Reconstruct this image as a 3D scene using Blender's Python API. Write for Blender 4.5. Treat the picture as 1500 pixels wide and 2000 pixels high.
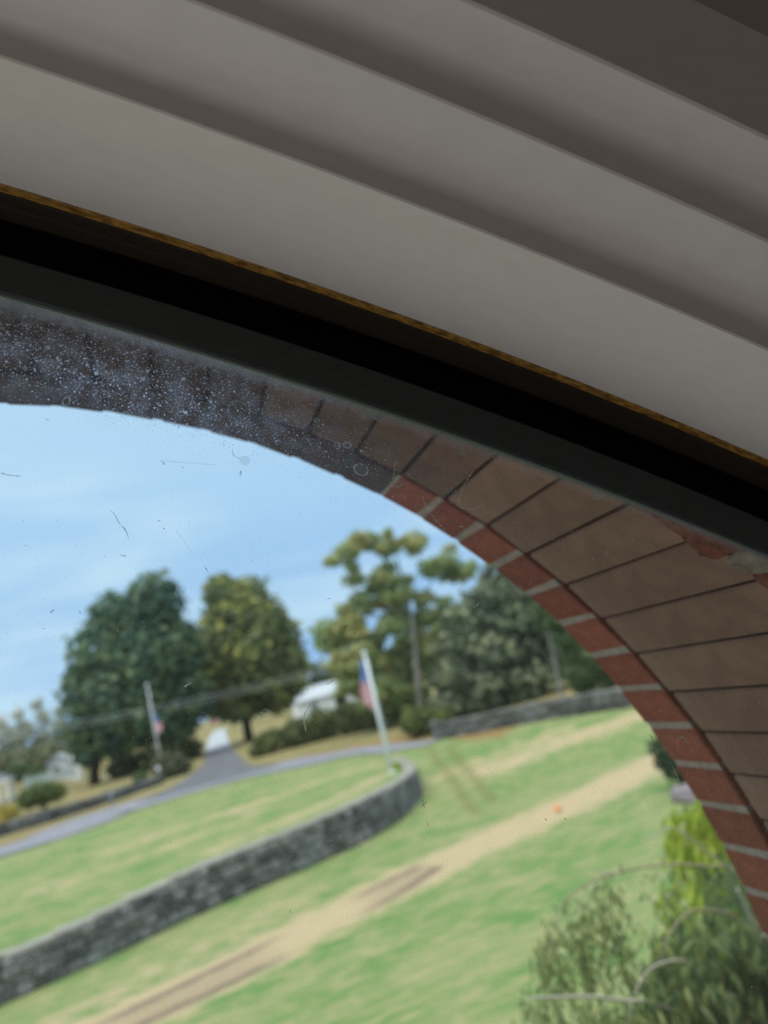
import bpy, bmesh, math, random
import numpy as np
from mathutils import Vector, Matrix
for o in list(bpy.data.objects): bpy.data.objects.remove(o)
S = bpy.context.scene
C = S.collection
PI = math.pi
H = 5.0                                   # camera height above the lower lawn (first floor up)

# ------------------------------------------------------------------ camera
cd = bpy.data.cameras.new('camera'); cam = bpy.data.objects.new('camera', cd); C.objects.link(cam)
right = Vector((0.937819, -0.253697, -0.236926)); up = Vector((0.169353, -0.261404, 0.950256)); fwd = Vector((0.30301, 0.931293, 0.202185))
M = Matrix.Identity(4)
for i in range(3):
    M[i][0] = right[i]; M[i][1] = up[i]; M[i][2] = -fwd[i]
M[2][3] = H
cam.matrix_world = M
cd.sensor_fit = 'VERTICAL'; cd.sensor_height = 36; cd.sensor_width = 27
cd.lens = 1450 / 2000 * 36
cd.clip_start = 0.02; cd.clip_end = 2000
cd.dof.use_dof = True; cd.dof.focus_distance = 0.63; cd.dof.aperture_fstop = 3.5
S.camera = cam

# ------------------------------------------------------------------ node helpers
class NT:
    def __init__(s, tree): s.t = tree; s.l = tree.links
    def n(s, typ, **kw):
        nd = s.t.nodes.new(typ)
        for k, v in kw.items(): setattr(nd, k, v)
        return nd
    def put(s, sock, v):
        if hasattr(v, 'is_output') or isinstance(v, bpy.types.NodeSocket): s.l.new(v, sock)
        elif v is not None: sock.default_value = v
    def math(s, op, a, b=None, clamp=False):
        nd = s.n('ShaderNodeMath', operation=op, use_clamp=clamp)
        s.put(nd.inputs[0], a)
        if b is not None: s.put(nd.inputs[1], b)
        return nd.outputs[0]
    def vmath(s, op, a, b=None):
        nd = s.n('ShaderNodeVectorMath', operation=op)
        s.put(nd.inputs[0], a)
        if b is not None: s.put(nd.inputs[1], b)
        return nd.outputs['Value'] if op in ('LENGTH', 'DOT_PRODUCT') else nd.outputs[0]
    def mix(s, f, a, b, mode='MIX'):
        nd = s.n('ShaderNodeMix', data_type='RGBA', blend_type=mode)
        s.put(nd.inputs[0], f); s.put(nd.inputs[6], a); s.put(nd.inputs[7], b)
        return nd.outputs[2]
    def noise(s, vec, scale, detail=4, rough=0.55, dist=0):
        nd = s.n('ShaderNodeTexNoise'); s.put(nd.inputs['Vector'], vec)
        nd.inputs['Scale'].default_value = scale; nd.inputs['Detail'].default_value = detail
        nd.inputs['Roughness'].default_value = rough; nd.inputs['Distortion'].default_value = dist
        return nd.outputs[0]
    def mapr(s, v, a, b, c=0, d=1):
        nd = s.n('ShaderNodeMapRange', interpolation_type='SMOOTHSTEP')
        s.put(nd.inputs[0], v)
        for i, q in enumerate((a, b, c, d)): nd.inputs[i+1].default_value = q
        return nd.outputs[0]
    def mapping(s, vec, scale=(1,1,1), rot=(0,0,0), loc=(0,0,0)):
        nd = s.n('ShaderNodeMapping'); s.put(nd.inputs[0], vec)
        nd.inputs['Location'].default_value = loc; nd.inputs['Rotation'].default_value = rot; nd.inputs['Scale'].default_value = scale
        return nd.outputs[0]
    def coord(s, k='Object'): return s.n('ShaderNodeTexCoord').outputs[k]
def lin(r, g, b):
    f = lambda c: (c/255/12.92) if c/255 <= .04045 else ((c/255+.055)/1.055)**2.4
    return (f(r), f(g), f(b), 1)

# ------------------------------------------------------------------ sky, sun, exposure
W = bpy.data.worlds.new('overcast_sky'); S.world = W; W.use_nodes = True
t = NT(W.node_tree); W.node_tree.nodes.clear()
g = t.coord('Generated')
sep = t.n('ShaderNodeSeparateXYZ'); t.put(sep.inputs[0], g)
elev = t.mapr(sep.outputs[2], -0.02, 0.42)
base = t.mix(elev, (0.235, 0.42, 0.70, 1), (0.37, 0.56, 0.74, 1))
wisp = t.noise(t.mapping(g, (1.6, 1.6, 7.5), (0, math.radians(-10), 0)), 1.7, 3, .45, .3)
wisp = t.mapr(wisp, .36, .68)
col = t.mix(t.math('MULTIPLY', wisp, .75), base, (0.50, 0.68, 0.78, 1))
bg = t.n('ShaderNodeBackground'); t.put(bg.inputs[0], col); bg.inputs[1].default_value = 1.0
out = t.n('ShaderNodeOutputWorld'); t.l.new(bg.outputs[0], out.inputs[0])
sd = bpy.data.lights.new('sun', 'SUN'); sd.energy = 3.2; sd.angle = math.radians(50); sd.color = (1, .94, .84)
sun = bpy.data.objects.new('sun', sd); C.objects.link(sun)
sun.rotation_euler = Vector((0.28, 0.22, -1)).to_track_quat('-Z', 'Y').to_euler(); sun.location = (0, 0, 60)
ld = bpy.data.lights.new('casing_fill_light', 'AREA'); ld.shape = 'RECTANGLE'; ld.size = 1.7; ld.size_y = .60; ld.energy = 34; ld.color = (1, .95, .94)
casing_fill = bpy.data.objects.new('casing_fill_light', ld); C.objects.link(casing_fill)      # added fill lamp that brightens the casing; no window stands there
casing_fill.location = (-3.15, .08, H-1.0); casing_fill.rotation_euler = (0, math.radians(-90), 0)
S.view_settings.view_transform = 'Standard'; S.view_settings.look = 'None'
S.view_settings.exposure = 0.4; S.view_settings.gamma = 1.0; S.view_settings.use_curve_mapping = False

# ------------------------------------------------------------------ object helpers
def link(o, parent=None):
    C.objects.link(o)
    if parent is not None: o.parent = parent
    return o
def tag(o, label=None, cat=None, group=None, kind=None):
    if label: o['label'] = label
    if cat: o['category'] = cat
    if group: o['group'] = group
    if kind: o['kind'] = kind
    return o
def empty(name, loc=(0,0,0), rz=0):
    o = bpy.data.objects.new(name, None); C.objects.link(o); o.location = loc; o.rotation_euler = (0,0,rz); o.empty_display_size = .1
    return o
def mesh(name, v, f, mats, smooth=False):
    me = bpy.data.meshes.new(name); me.from_pydata([tuple(map(float, p)) for p in v], [], f); me.update()
    for m in (mats if isinstance(mats, (list, tuple)) else [mats]): me.materials.append(m)
    if smooth: me.polygons.foreach_set('use_smooth', [True]*len(me.polygons))
    return me
def obj(name, v, f, mat, parent=None, smooth=False, loc=(0,0,0)):
    o = bpy.data.objects.new(name, mesh(name, v, f, mat, smooth)); o.location = loc
    return link(o, parent)
def inst(name, me, parent=None, loc=(0,0,0), rot=(0,0,0), sc=(1,1,1)):
    o = bpy.data.objects.new(name, me); o.location = loc; o.rotation_euler = rot; o.scale = sc
    return link(o, parent)
class MB:
    def __init__(s): s.v = []; s.f = []
    def add(s, v, f):
        k = len(s.v); s.v += [tuple(p) for p in v]; s.f += [tuple(i+k for i in q) for q in f]
    def box(s, a, b):
        (x0,y0,z0),(x1,y1,z1) = a, b
        s.add([(x0,y0,z0),(x1,y0,z0),(x1,y1,z0),(x0,y1,z0),(x0,y0,z1),(x1,y0,z1),(x1,y1,z1),(x0,y1,z1)],
              [(3,2,1,0),(4,5,6,7),(0,1,5,4),(1,2,6,5),(2,3,7,6),(3,0,4,7)])
    def tube(s, pts, rad, n=8, cap=True):
        pts = [Vector(p) for p in pts]; k0 = len(s.v)
        if not isinstance(rad, (list, tuple)): rad = [rad]*len(pts)
        ref = Vector((0.13, 0.29, 0.95))
        for i, p in enumerate(pts):
            d = (pts[min(i+1, len(pts)-1)] - pts[max(i-1, 0)]).normalized()
            a = d.cross(ref)
            if a.length < .1: a = d.cross(Vector((1,0,0)))
            a.normalize(); b = d.cross(a)
            for j in range(n):
                w = 2*PI*j/n; s.v.append(tuple(p + a*math.cos(w)*rad[i] + b*math.sin(w)*rad[i]))
        for i in range(len(pts)-1):
            for j in range(n):
                q = k0+i*n; s.f.append((q+j, q+(j+1)%n, q+n+(j+1)%n, q+n+j))
        if cap:
            s.f.append(tuple(k0+j for j in range(n))[::-1]); s.f.append(tuple(k0+(len(pts)-1)*n+j for j in range(n)))
    def lathe(s, prof, c=(0,0,0), n=16):
        k0 = len(s.v)
        for r, z in prof:
            for j in range(n):
                w = 2*PI*j/n; s.v.append((c[0]+r*math.cos(w), c[1]+r*math.sin(w), c[2]+z))
        for i in range(len(prof)-1):
            for j in range(n):
                q = k0+i*n; s.f.append((q+j, q+(j+1)%n, q+n+(j+1)%n, q+n+j))
    def build(s, name, mat, parent=None, smooth=False, loc=(0,0,0)): return obj(name, s.v, s.f, mat, parent, smooth, loc)
def bez(pts, n=24):
    """Catmull-Rom through pts."""
    P = [Vector(p) for p in pts]; P = [P[0]*2-P[1]] + P + [P[-1]*2-P[-2]]; out = []
    segs = len(P)-3
    for i in range(segs):
        a, b, c, d = P[i:i+4]
        m = max(2, n//segs)
        for j in range(m):
            u = j/m
            out.append(.5*((2*b)+(c-a)*u+(2*a-5*b+4*c-d)*u*u+(3*b-a-3*c+d)*u**3))
    out.append(P[-2]); return out

# ------------------------------------------------------------------ materials
def mat(name, color, rough=.7, var=.0, nscale=8, spec=.3, bump=0, rnd=0, metal=0, color2=None, stretch=(1,1,1)):
    m = bpy.data.materials.new(name); m.use_nodes = True; t = NT(m.node_tree)
    p = m.node_tree.nodes['Principled BSDF']; p.inputs['Roughness'].default_value = rough
    p.inputs['Specular IOR Level'].default_value = spec; p.inputs['Metallic'].default_value = metal
    co = t.coord('Object'); nz = t.noise(t.mapping(co, stretch), nscale, 5, .6)
    c2 = color2 if color2 else tuple(min(1, c*(1-var)) for c in color[:3]) + (1,)
    c = t.mix(t.mapr(nz, .3, .7), color, c2)
    if rnd:
        r = t.n('ShaderNodeObjectInfo').outputs['Random']
        h = t.n('ShaderNodeHueSaturation'); t.put(h.inputs['Color'], c)
        t.put(h.inputs['Value'], t.math('ADD', 1-rnd, t.math('MULTIPLY', r, 2*rnd)))
        c = h.outputs[0]
    t.put(p.inputs['Base Color'], c)
    if bump:
        b = t.n('ShaderNodeBump'); b.inputs['Strength'].default_value = bump; b.inputs['Distance'].default_value = .01
        t.put(b.inputs['Height'], nz); t.put(p.inputs['Normal'], b.outputs[0])
    return m
def leafmat(name, ca, cb, cc=None, trans=.25, rough=.6):
    """foliage: every leaf its own tint between ca and cb (cc now and then)."""
    m = bpy.data.materials.new(name); m.use_nodes = True; t = NT(m.node_tree)
    p = m.node_tree.nodes['Principled BSDF']; p.inputs['Roughness'].default_value = rough; p.inputs['Specular IOR Level'].default_value = .25
    r = t.n('ShaderNodeNewGeometry').outputs['Random Per Island']
    big = t.mapr(t.noise(t.coord('Object'), .45, 2), .35, .65)
    c = t.mix(t.math('ADD', t.math('MULTIPLY', r, .55), t.math('MULTIPLY', big, .45)), ca, cb)
    if cc: c = t.mix(t.mapr(t.math('ADD', t.math('MULTIPLY', r, .5), t.math('MULTIPLY', big, .5)), .62, .78), c, cc)
    t.put(p.inputs['Base Color'], c)
    tr = t.n('ShaderNodeBsdfTranslucent'); t.put(tr.inputs[0], c)
    mx = t.n('ShaderNodeMixShader'); mx.inputs[0].default_value = trans
    t.l.new(p.outputs[0], mx.inputs[1]); t.l.new(tr.outputs[0], mx.inputs[2])
    t.l.new(mx.outputs[0], m.node_tree.nodes['Material Output'].inputs[0])
    return m
PAINT = mat('white_painted_trim', (.72,.69,.65,1), .45, .05, 6, .35, stretch=(3,14,14))
DARKWOOD = mat('dark_stained_jamb', (.050,.040,.028,1), .6, .6, 30, .2, stretch=(2,40,40))
VARNISH = mat('amber_varnish', (.50,.27,.06,1), .35, .75, 60, .5, stretch=(1,3,3))
SASH = mat('dark_green_sash', (.055,.066,.066,1), .5, .2, 12, .3, stretch=(2,30,30))
RECESS_SHADE = mat('black_recess_shade', (.006,.006,.008,1), .8, .2, 20, .1)  # black colour stands in for the shade of a deep recess
BRICKRED = mat('red_brick', (.46,.130,.078,1), .9, .42, 26, .15, .5, .16)
BRICKDARK = mat('shaded_dark_brick', (.125,.074,.068,1), .9, .3, 22, .15, .35, .12)  # darker copy of the brick, shade at the crown painted in
BRICKMID = mat('half_shaded_brick', (.25,.145,.112,1), .9, .35, 18, .15, .35, .12)  # in-between copy for the painted shade towards the crown
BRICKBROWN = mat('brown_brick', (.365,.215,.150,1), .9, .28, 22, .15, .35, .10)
MORTAR = mat('light_mortar', (.56,.45,.38,1), .95, .3, 60, .1, .5)
MORTARDARK = mat('dark_mortar', (.055,.035,.028,1), .95, .3, 40, .1)
PLASTER = mat('interior_plaster', (.56,.52,.49,1), .9, .05, 3)
FLOORM = mat('oak_floor', (.22,.13,.07,1), .5, .3, 5, stretch=(1,8,1))
STONE = mat('grey_fieldstone', (.085,.080,.080,1), .9, .45, 3.5, .2, .6, .55, color2=(.25,.24,.235,1))
STONEFAR = mat('far_fieldstone', (.085,.083,.082,1), .9, .4, 3, .2, .4, .4, color2=(.17,.165,.16,1))
STONECORE = mat('wall_core', (.03,.028,.026,1), .95, .3, 6)
CAP = mat('pale_cap_stone', (.30,.285,.25,1), .85, .25, 4, .2, .3, .08)
ASPHALT = mat('grey_asphalt', (.25,.25,.285,1), .85, .2, 1.2, .2)
DRIVE = mat('shaded_asphalt', (.15,.15,.165,1), .85, .3, .8, .2)  # tree shade over the near driveway put into the colour
DRIVELIT = mat('lit_driveway', (.42,.44,.47,1), .9, .15, .8, .2)  # same driveway in open light, brightness put into the colour
WHITE = mat('white_paint', (.84,.85,.88,1), .5, .06, 3)
POLE = mat('silver_pole', (.85,.87,.90,1), .35, .06, 3, .5)
BARK = mat('brown_bark', (.07,.052,.04,1), .9, .5, 6, .1, .6)
PALEBARK = mat('pale_bark', (.30,.29,.26,1), .9, .5, 3, .1, .4)
TWIG = mat('tan_twig', (.52,.41,.29,1), .8, .3, 40, .2)
TWIGPALE = mat('pale_twig', (.78,.72,.63,1), .8, .25, 40, .2)
ROOF = mat('grey_shingle_roof', (.17,.17,.19,1), .9, .3, 4)
BARNRED = mat('faded_red_siding', (.56,.27,.23,1), .85, .2, 2)
DARKHOLE = mat('dark_opening', (.012,.012,.014,1), .8)
WIRE = mat('grey_cable', (.30,.32,.33,1), .6)
MAUVE = mat('mauve_granite', (.26,.215,.245,1), .85, .35, 9, .2, .4)
ORANGE = mat('orange_plastic', (.85,.28,.12,1), .5, .1, 4)
FLAGRED = mat('flag_red', (.80,.22,.27,1), .8, .1, 8)
FLAGWHITE = mat('flag_white', (.75,.72,.74,1), .8, .05, 8)
FLAGBLUE = mat('flag_blue', (.13,.22,.52,1), .8, .1, 8)
GREYBOX = mat('grey_mailbox', (.28,.28,.31,1), .5, .1, 6)
TEALFENCE = mat('pale_teal_fence', (.45,.55,.55,1), .8, .2, 3)

# ------------------------------------------------------------------ ground
def sm(a, b, t):
    t = np.clip((np.asarray(t, float)-a)/(b-a), 0, 1); return t*t*(3-2*t)
WALLP = np.array([(-14,15.6),(-9,17.9),(-4.79,20.1),(-2.75,21.06),(-.28,22.5),(2.72,23.7),(4.6,24.6),(6.5,26.3),(7.85,28.3),(8.45,30.2),(8.75,32.2),(9.0,34.0)])
wp = np.array([tuple(p)[:2] for p in bez([(a,b,0) for a,b in WALLP], 88)])
wtop_x = [-14,-4.9,-4.4,-2.7,-.3,2.7,4.6,6.5,8.45,9.2]
wtop_h = [1.0,1.0,.93,1.0,1.13,1.15,1.2,1.17,1.13,1.1]
def walltop(x): return np.interp(x, wtop_x, wtop_h)
seg = np.hypot(*np.diff(wp, axis=0).T); warc = np.r_[0, np.cumsum(seg)]
def sdist(x, y, path):
    """signed distance to a polyline (+ on its far side) and arc position."""
    x = np.asarray(x, float); y = np.asarray(y, float)
    best = np.full(x.shape, 1e9); sg = np.zeros(x.shape)
    for (ax, ay), (bx, by) in zip(path[:-1], path[1:]):
        dx, dy = bx-ax, by-ay; L = dx*dx+dy*dy
        u = np.clip(((x-ax)*dx+(y-ay)*dy)/L, 0, 1)
        d = np.hypot(x-ax-u*dx, y-ay-u*dy); cr = dx*(y-ay)-dy*(x-ax)
        m = d < best; best = np.where(m, d, best); sg = np.where(m, np.sign(cr), sg)
    return best*sg
wext = np.vstack([[(-60,-6)], wp, [(10.2,42.0),(11.0,60)]])
def ground_z(x, y):
    x = np.asarray(x, float); y = np.asarray(y, float)
    low = .95*sm(25, 38, y) + .2*sm(38, 44, y)
    up = np.interp(x, wtop_x, np.array(wtop_h)-.07); up = up + (1.15-up)*sm(25, 33, y)
    d = sdist(x, y, wext)
    wid = .25 + 1.6*sm(31, 36, y)
    s = np.clip((d-.12)/wid, 0, 1); s = s*s*(3-2*s)
    hill = .036*np.clip(y-52, 0, 90)*(1-sm(-16, -9, x))
    return low + (up-low)*s + hill
def gz(x, y): return float(ground_z(np.array([x]), np.array([y]))[0])
ROAD = [(-40,41),(-22,40.2),(-8.7,39.8),(-5.0,44.5),(0,45.5),(3.4,44.8),(6.1,42.6),(8.6,40.9),(11.2,38.0)]
ROAD = [(-60,39),(-30,39.5),(-9.0,41.0),(-4.9,45.0),(0.4,46.4),(4.0,45.4),(6.2,43.0),(8.7,40.9),(10.8,38.3),(11.6,37.0)]
rp = np.array([tuple(p)[:2] for p in bez([(a,b,0) for a,b in ROAD], 90)])
xs = np.unique(np.round(np.r_[np.linspace(-160,-16,26), np.arange(-16,24,.3), np.linspace(24,140,20)], 3))
ys = np.unique(np.round(np.r_[np.arange(1.06,6,.8), np.arange(6,50,.22), np.arange(50,70,.7), np.linspace(70,420,36)], 3))
X, Y = np.meshgrid(xs, ys); Z = ground_z(X, Y)
nx, ny = len(xs), len(ys)
idx = np.arange(nx*ny).reshape(ny, nx)
F = np.stack([idx[:-1,:-1], idx[:-1,1:], idx[1:,1:], idx[1:,:-1]], -1).reshape(-1,4)
me = bpy.data.meshes.new('lawn'); me.from_pydata(np.stack([X,Y,Z],-1).reshape(-1,3).tolist(), [], F.tolist())
me.polygons.foreach_set('use_smooth', [True]*len(me.polygons))
def band(path, half, soft):
    d = np.abs(sdist(X, Y, np.array(path))); return 1-np.clip((d-half)/soft, 0, 1)
rng = np.random.default_rng(3)
# wear of the lawn: R = dry straw, G = bare ruts, B = brown verge (all fixed on the ground)
dry = np.zeros_like(X)
dry = np.maximum(dry, band([(-9,13.6),(-3.97,16.0),(-1.41,16.6),(.62,17.4),(3.12,18.55),(5.72,19.6),(8.0,20.35),(10.72,21.1),(14.6,22.7),(22,26)], .6, 1.0))
dry = np.maximum(dry, .75*band([(11.0,29.2),(12.6,29.5),(15.0,29.9),(18.6,30.3),(24,31)], .5, .9))
dry = np.maximum(dry, .55*band([(8.9,30.4),(12.9,30.7),(16,31.8)], .35, .8))
dry = np.maximum(dry, .6*band([(.5,24.6),(3.2,26.2),(5.2,27.6),(6.9,29.6)], .2, .9))
dry = np.maximum(dry, .55*band([(-3,31),(1,31.5),(5,33),(8,33.4)], .3, 1.0))
dry = np.maximum(dry, .45*band([(-5,27.5),(-1,28.3),(2,29.5)], .3, 1.0))
dry = np.maximum(dry, .5*band([(-6,16.3),(-1,18.9),(2,20.4)], .2, .9))
rut = .8*band([(-9,12.9),(-2.53,16.6),(-1.14,17.1),(.44,17.75),(1.89,18.4),(3.6,19.3),(5.0,19.85)], .06, .22)
rut = np.maximum(rut, .8*band([(-5,13.6),(-1.56,15.9),(-.4,16.2),(1.62,16.9),(2.64,17.5),(4.34,18.4),(5.4,19.2)], .06, .24))
rut = np.maximum(rut, .45*band([(-4,15.0),(-1.5,16.35),(1.5,17.35),(3.2,18.3),(5.0,19.4)], .45, .3))
rut *= np.clip(1-.9*np.abs(np.sin(X*.55+.4))**6, 0, 1)
tk = .85*band([(10.93,35.9),(9.5,28.7),(8.2,23.5)], .10, .16); tk = np.maximum(tk, .85*band([(11.58,34.8),(10.16,28.2),(9.26,24.5)], .10, .16))
dr = sdist(X, Y, rp)
verge = np.clip(1-np.abs(np.where(dr>0, dr-2.6, 50))/2.4, 0, 1)
far = np.where((dr > 1.0) & (Y > 40), 1.0, 0)
ca = me.color_attributes.new('wear', 'FLOAT_COLOR', 'POINT')
buf = np.stack([dry, rut, verge, np.ones_like(X)], -1).astype(np.float32).reshape(-1); ca.data.foreach_set('color', buf)
cb = me.color_attributes.new('wear_far', 'FLOAT_COLOR', 'POINT')
cb.data.foreach_set('color', np.stack([far, tk, 0*X, np.ones_like(X)], -1).astype(np.float32).reshape(-1))
m = bpy.data.materials.new('patchy_lawn'); m.use_nodes = True; t = NT(m.node_tree)
p = m.node_tree.nodes['Principled BSDF']; p.inputs['Roughness'].default_value = .9; p.inputs['Specular IOR Level'].default_value = .1
co = t.coord('Object')
a1 = t.n('ShaderNodeAttribute', attribute_name='wear'); a2 = t.n('ShaderNodeAttribute', attribute_name='wear_far')
s1 = t.n('ShaderNodeSeparateColor'); t.l.new(a1.outputs['Color'], s1.inputs[0])
s2 = t.n('ShaderNodeSeparateColor'); t.l.new(a2.outputs['Color'], s2.inputs[0])
nb = t.noise(t.mapping(co, (.30,.62,1), (0,0,math.radians(-14))), 1.0, 4, .6, .6)
nm = t.noise(t.mapping(co, (1.1,2.6,1), (0,0,math.radians(-14))), 1.4, 4, .65)
nf = t.noise(t.mapping(co, (6,14,6)), 2.2, 4, .7)
c = t.mix(t.mapr(nb, .38, .62), (.125,.235,.070,1), (.24,.285,.120,1))
c = t.mix(t.math('MULTIPLY', t.mapr(nm, .43, .66), .72), c, (.38,.34,.175,1))
edge = t.math('ADD', s1.outputs[0], t.math('MULTIPLY', t.math('SUBTRACT', nm, .5), 1.9))
c = t.mix(t.math('MULTIPLY', t.mapr(edge, .05, 1.0), .92), c, (.50,.385,.24,1))
c = t.mix(t.math('MULTIPLY', s2.outputs[1], .7), c, (.17,.155,.055,1))
rutf = t.mapr(t.math('ADD', s1.outputs[1], t.math('MULTIPLY', t.math('SUBTRACT', nf, .5), .7)), .22, .8)
c = t.mix(t.math('MULTIPLY', rutf, .92), c, (.17,.125,.105,1))
fc = t.mix(t.mapr(nb, .4, .6), (.21,.20,.085,1), (.30,.235,.115,1))
c = t.mix(s2.outputs[0], c, fc)
c = t.mix(t.mapr(s1.outputs[2], .15, .6), c, t.mix(t.mapr(nm,.4,.6), (.30,.185,.085,1), (.24,.19,.075,1)))
c = t.mix(t.math('MULTIPLY', t.mapr(nf, .35, .75), .30), c, t.mix(1.0, c, (.62,.62,.55,1), 'MULTIPLY'))
t.put(p.inputs['Base Color'], c)
bu = t.n('ShaderNodeBump'); bu.inputs['Strength'].default_value = .5; bu.inputs['Distance'].default_value = .08
t.put(bu.inputs['Height'], nf); t.put(p.inputs['Normal'], bu.outputs[0])
me.materials.append(m)
lawn = link(bpy.data.objects.new('lawn', me)); tag(lawn, kind='structure')

BOUNCE = mat('pale_bounce', (.42,.38,.37,1), .9, .15, 3)
mbt = MB(); mbt.box((-14,1.10,-.3),(14,6.6,.035)); tag(mbt.build('bounce_ground', BOUNCE), kind='structure')  # unseen pale strip, added to bounce less green light into the window
def strip(name, path, wl, wr, material, lift=.05):
    P = np.array(path, float); v = []; f = []
    if np.isscalar(wl): wl = [wl]*len(P)
    if np.isscalar(wr): wr = [wr]*len(P)
    for i, q in enumerate(P):
        d = P[min(i+1,len(P)-1)]-P[max(i-1,0)]; d = d/np.hypot(*d); n = np.array([-d[1], d[0]])
        for k, off in enumerate((-wr[i], -.33*wr[i], .33*wl[i], wl[i])):
            a = q+n*off; z = gz(*a)
            v.append((a[0], a[1], z+lift))
    for i in range(len(P)-1):
        for k in range(3): f.append((4*i+k, 4*i+4+k, 4*i+5+k, 4*i+1+k))
    for i in range(len(P)): pass
    o = obj(name, v, f, material); tag(o, kind='structure'); return o
rwid = np.interp(rp[:,0], [-9,-4,1,5,8.5,11], [2.4,2.9,2.7,2.2,1.5,.8])
strip('road', rp, rwid, rwid, ASPHALT, .05)
dv = [(1.0,46.0),(1.2,50.2),(1.6,53.5),(2.2,60),(2.6,68),(3.0,80)]
strip('driveway', dv, [4.2,2.6,2.1,1.7,1.35,1.3], [4.0,2.5,2.0,1.6,1.3,1.3], DRIVE, .075)
strip('driveway_lit', [(3.0,80),(3.4,92),(4.4,115),(5.6,140),(7.4,170)], 1.35, 1.35, DRIVELIT, .085)

# ------------------------------------------------------------------ stones
def stone_mesh(seed, material, name='stone'):
    r = random.Random(seed); bm = bmesh.new(); bmesh.ops.create_cube(bm, size=1)
    bmesh.ops.bevel(bm, geom=bm.edges[:], offset=.17, segments=1, affect='EDGES', profile=.6)
    for v in bm.verts: v.co += Vector((r.uniform(-.07,.07), r.uniform(-.07,.07), r.uniform(-.07,.07)))
    me = bpy.data.meshes.new(name); bm.to_mesh(me); bm.free(); me.materials.append(material); return me
STM = [stone_mesh(i, STONE) for i in range(9)]; STF = [stone_mesh(40+i, STONEFAR) for i in range(6)]
def at_arc(path, arc, s):
    i = min(max(int(np.searchsorted(arc, s))-1, 0), len(path)-2); u = (s-arc[i])/(arc[i+1]-arc[i])
    q = path[i]*(1-u)+path[i+1]*u; d = path[i+1]-path[i]; return q, math.atan2(d[1], d[0])
rw = random.Random(5)
rwall = empty('retaining_wall', (float(wp[40][0]), float(wp[40][1]), 0)); off = -Vector(rwall.location)
tag(rwall, 'low dry-stone retaining wall with pale cap curving across the lawn', 'stone wall')
# core behind the face
v = []; f = []
for i, q in enumerate(wp):
    d = wp[min(i+1,len(wp)-1)]-wp[max(i-1,0)]; d = d/np.hypot(*d); n = np.array([-d[1], d[0]])
    zt = float(walltop(q[0]))-.09
    for o_, z in ((.04,-.1),(.04,zt),(.40,zt),(.40,-.1)):
        a = q+n*o_; v.append((a[0]+off[0], a[1]+off[1], z+off[2]))
for i in range(len(wp)-1):
    for k in range(4): f.append((4*i+k, 4*i+(k+1)%4, 4*i+4+(k+1)%4, 4*i+4+k))
obj('wall_core', v, f, STONECORE, rwall)
n_st = 0
s0 = float(np.interp(-6.5, wp[:,0], warc))
courses = [(.0,.27),(.27,.52),(.52,.76),(.76,1.0)]
for ci, (a, b) in enumerate(courses):
    s = s0 + rw.uniform(0,.2)
    while s < warc[-1]-.2 and n_st < 296:
        L = rw.uniform(.26,.46)*(1.1 if ci==0 else 1)
        if ci == 3: L *= .85
        q, ang = at_arc(wp, warc, s+L/2)
        zt = float(walltop(q[0]))-.10; zb = max(0, gz(q[0]+.25*math.sin(ang), q[1]-.25*math.cos(ang))-.05)*0
        z0 = zt*a; z1 = zt*b; pr = rw.uniform(-.015,.05)
        nrm = np.array([-math.sin(ang), math.cos(ang)])
        c_ = q+nrm*(.10-pr)
        if gz(q[0]+.3*math.sin(ang), q[1]-.3*math.cos(ang)) < z1:
            inst('stone', STM[rw.randrange(9)], rwall, (c_[0]+off[0], c_[1]+off[1], (z0+z1)/2+off[2]),
                 (rw.uniform(-.05,.05), rw.uniform(-.06,.06), ang+rw.uniform(-.05,.05)), (L*1.02, .30, (z1-z0)*rw.uniform(.94,1.08)))
            n_st += 1
        s += L
capm = stone_mesh(77, CAP, 'cap_stone')
s = s0
while s < warc[-1]-.1:
    L = min(rw.uniform(.8,1.3), warc[-1]-s)
    q, ang = at_arc(wp, warc, s+L/2); nrm = np.array([-math.sin(ang), math.cos(ang)]); c_ = q+nrm*.20
    inst('cap_stone', capm, rwall, (c_[0]+off[0], c_[1]+off[1], float(walltop(q[0]))-.045+off[2]+rw.uniform(-.006,.006)), (0,0,ang), (L*1.06,.52,.10))
    s += L
def rubble_wall(name, path, heights, rows, label, cat, seed, thick=.5):
    r = random.Random(seed); P = np.array([tuple(p)[:2] for p in bez([(a,b,0) for a,b in path], 30)])
    arc = np.r_[0, np.cumsum(np.hypot(*np.diff(P,axis=0).T))]
    w = empty(name, (float(P[0][0]), float(P[0][1]), gz(*P[0]))); tag(w, label, cat); o = Vector(w.location)
    for ci in range(rows):
        s = r.uniform(0,.2)
        while s < arc[-1]-.15:
            L = r.uniform(.38,.72); q, ang = at_arc(P, arc, min(s+L/2, arc[-1]))
            h = float(np.interp(s/arc[-1], np.linspace(0,1,len(heights)), heights)); hh = h/rows
            z = gz(*q)+hh*(ci+.5)-.04
            inst('stone', STF[r.randrange(6)], w, (q[0]-o[0]+r.uniform(-.04,.04), q[1]-o[1]+r.uniform(-.04,.04), z-o[2]),
                 (r.uniform(-.1,.1), r.uniform(-.12,.12), ang+r.uniform(-.15,.15)), (L*1.08, thick*r.uniform(.85,1.1), hh*r.uniform(1.0,1.3)))
            s += L
    return w
rubble_wall('field_wall', [(12.3,38.6),(13.0,36.9),(15.3,35.6),(17.5,34.2),(19.5,32.8),(22.5,30.5),(25,28.5)], [.85,.85,.9,.95,.95,1.0], 3,
            'grey rubble field wall below the dark trees at the right edge of lawn', 'stone wall', 11)
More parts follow.
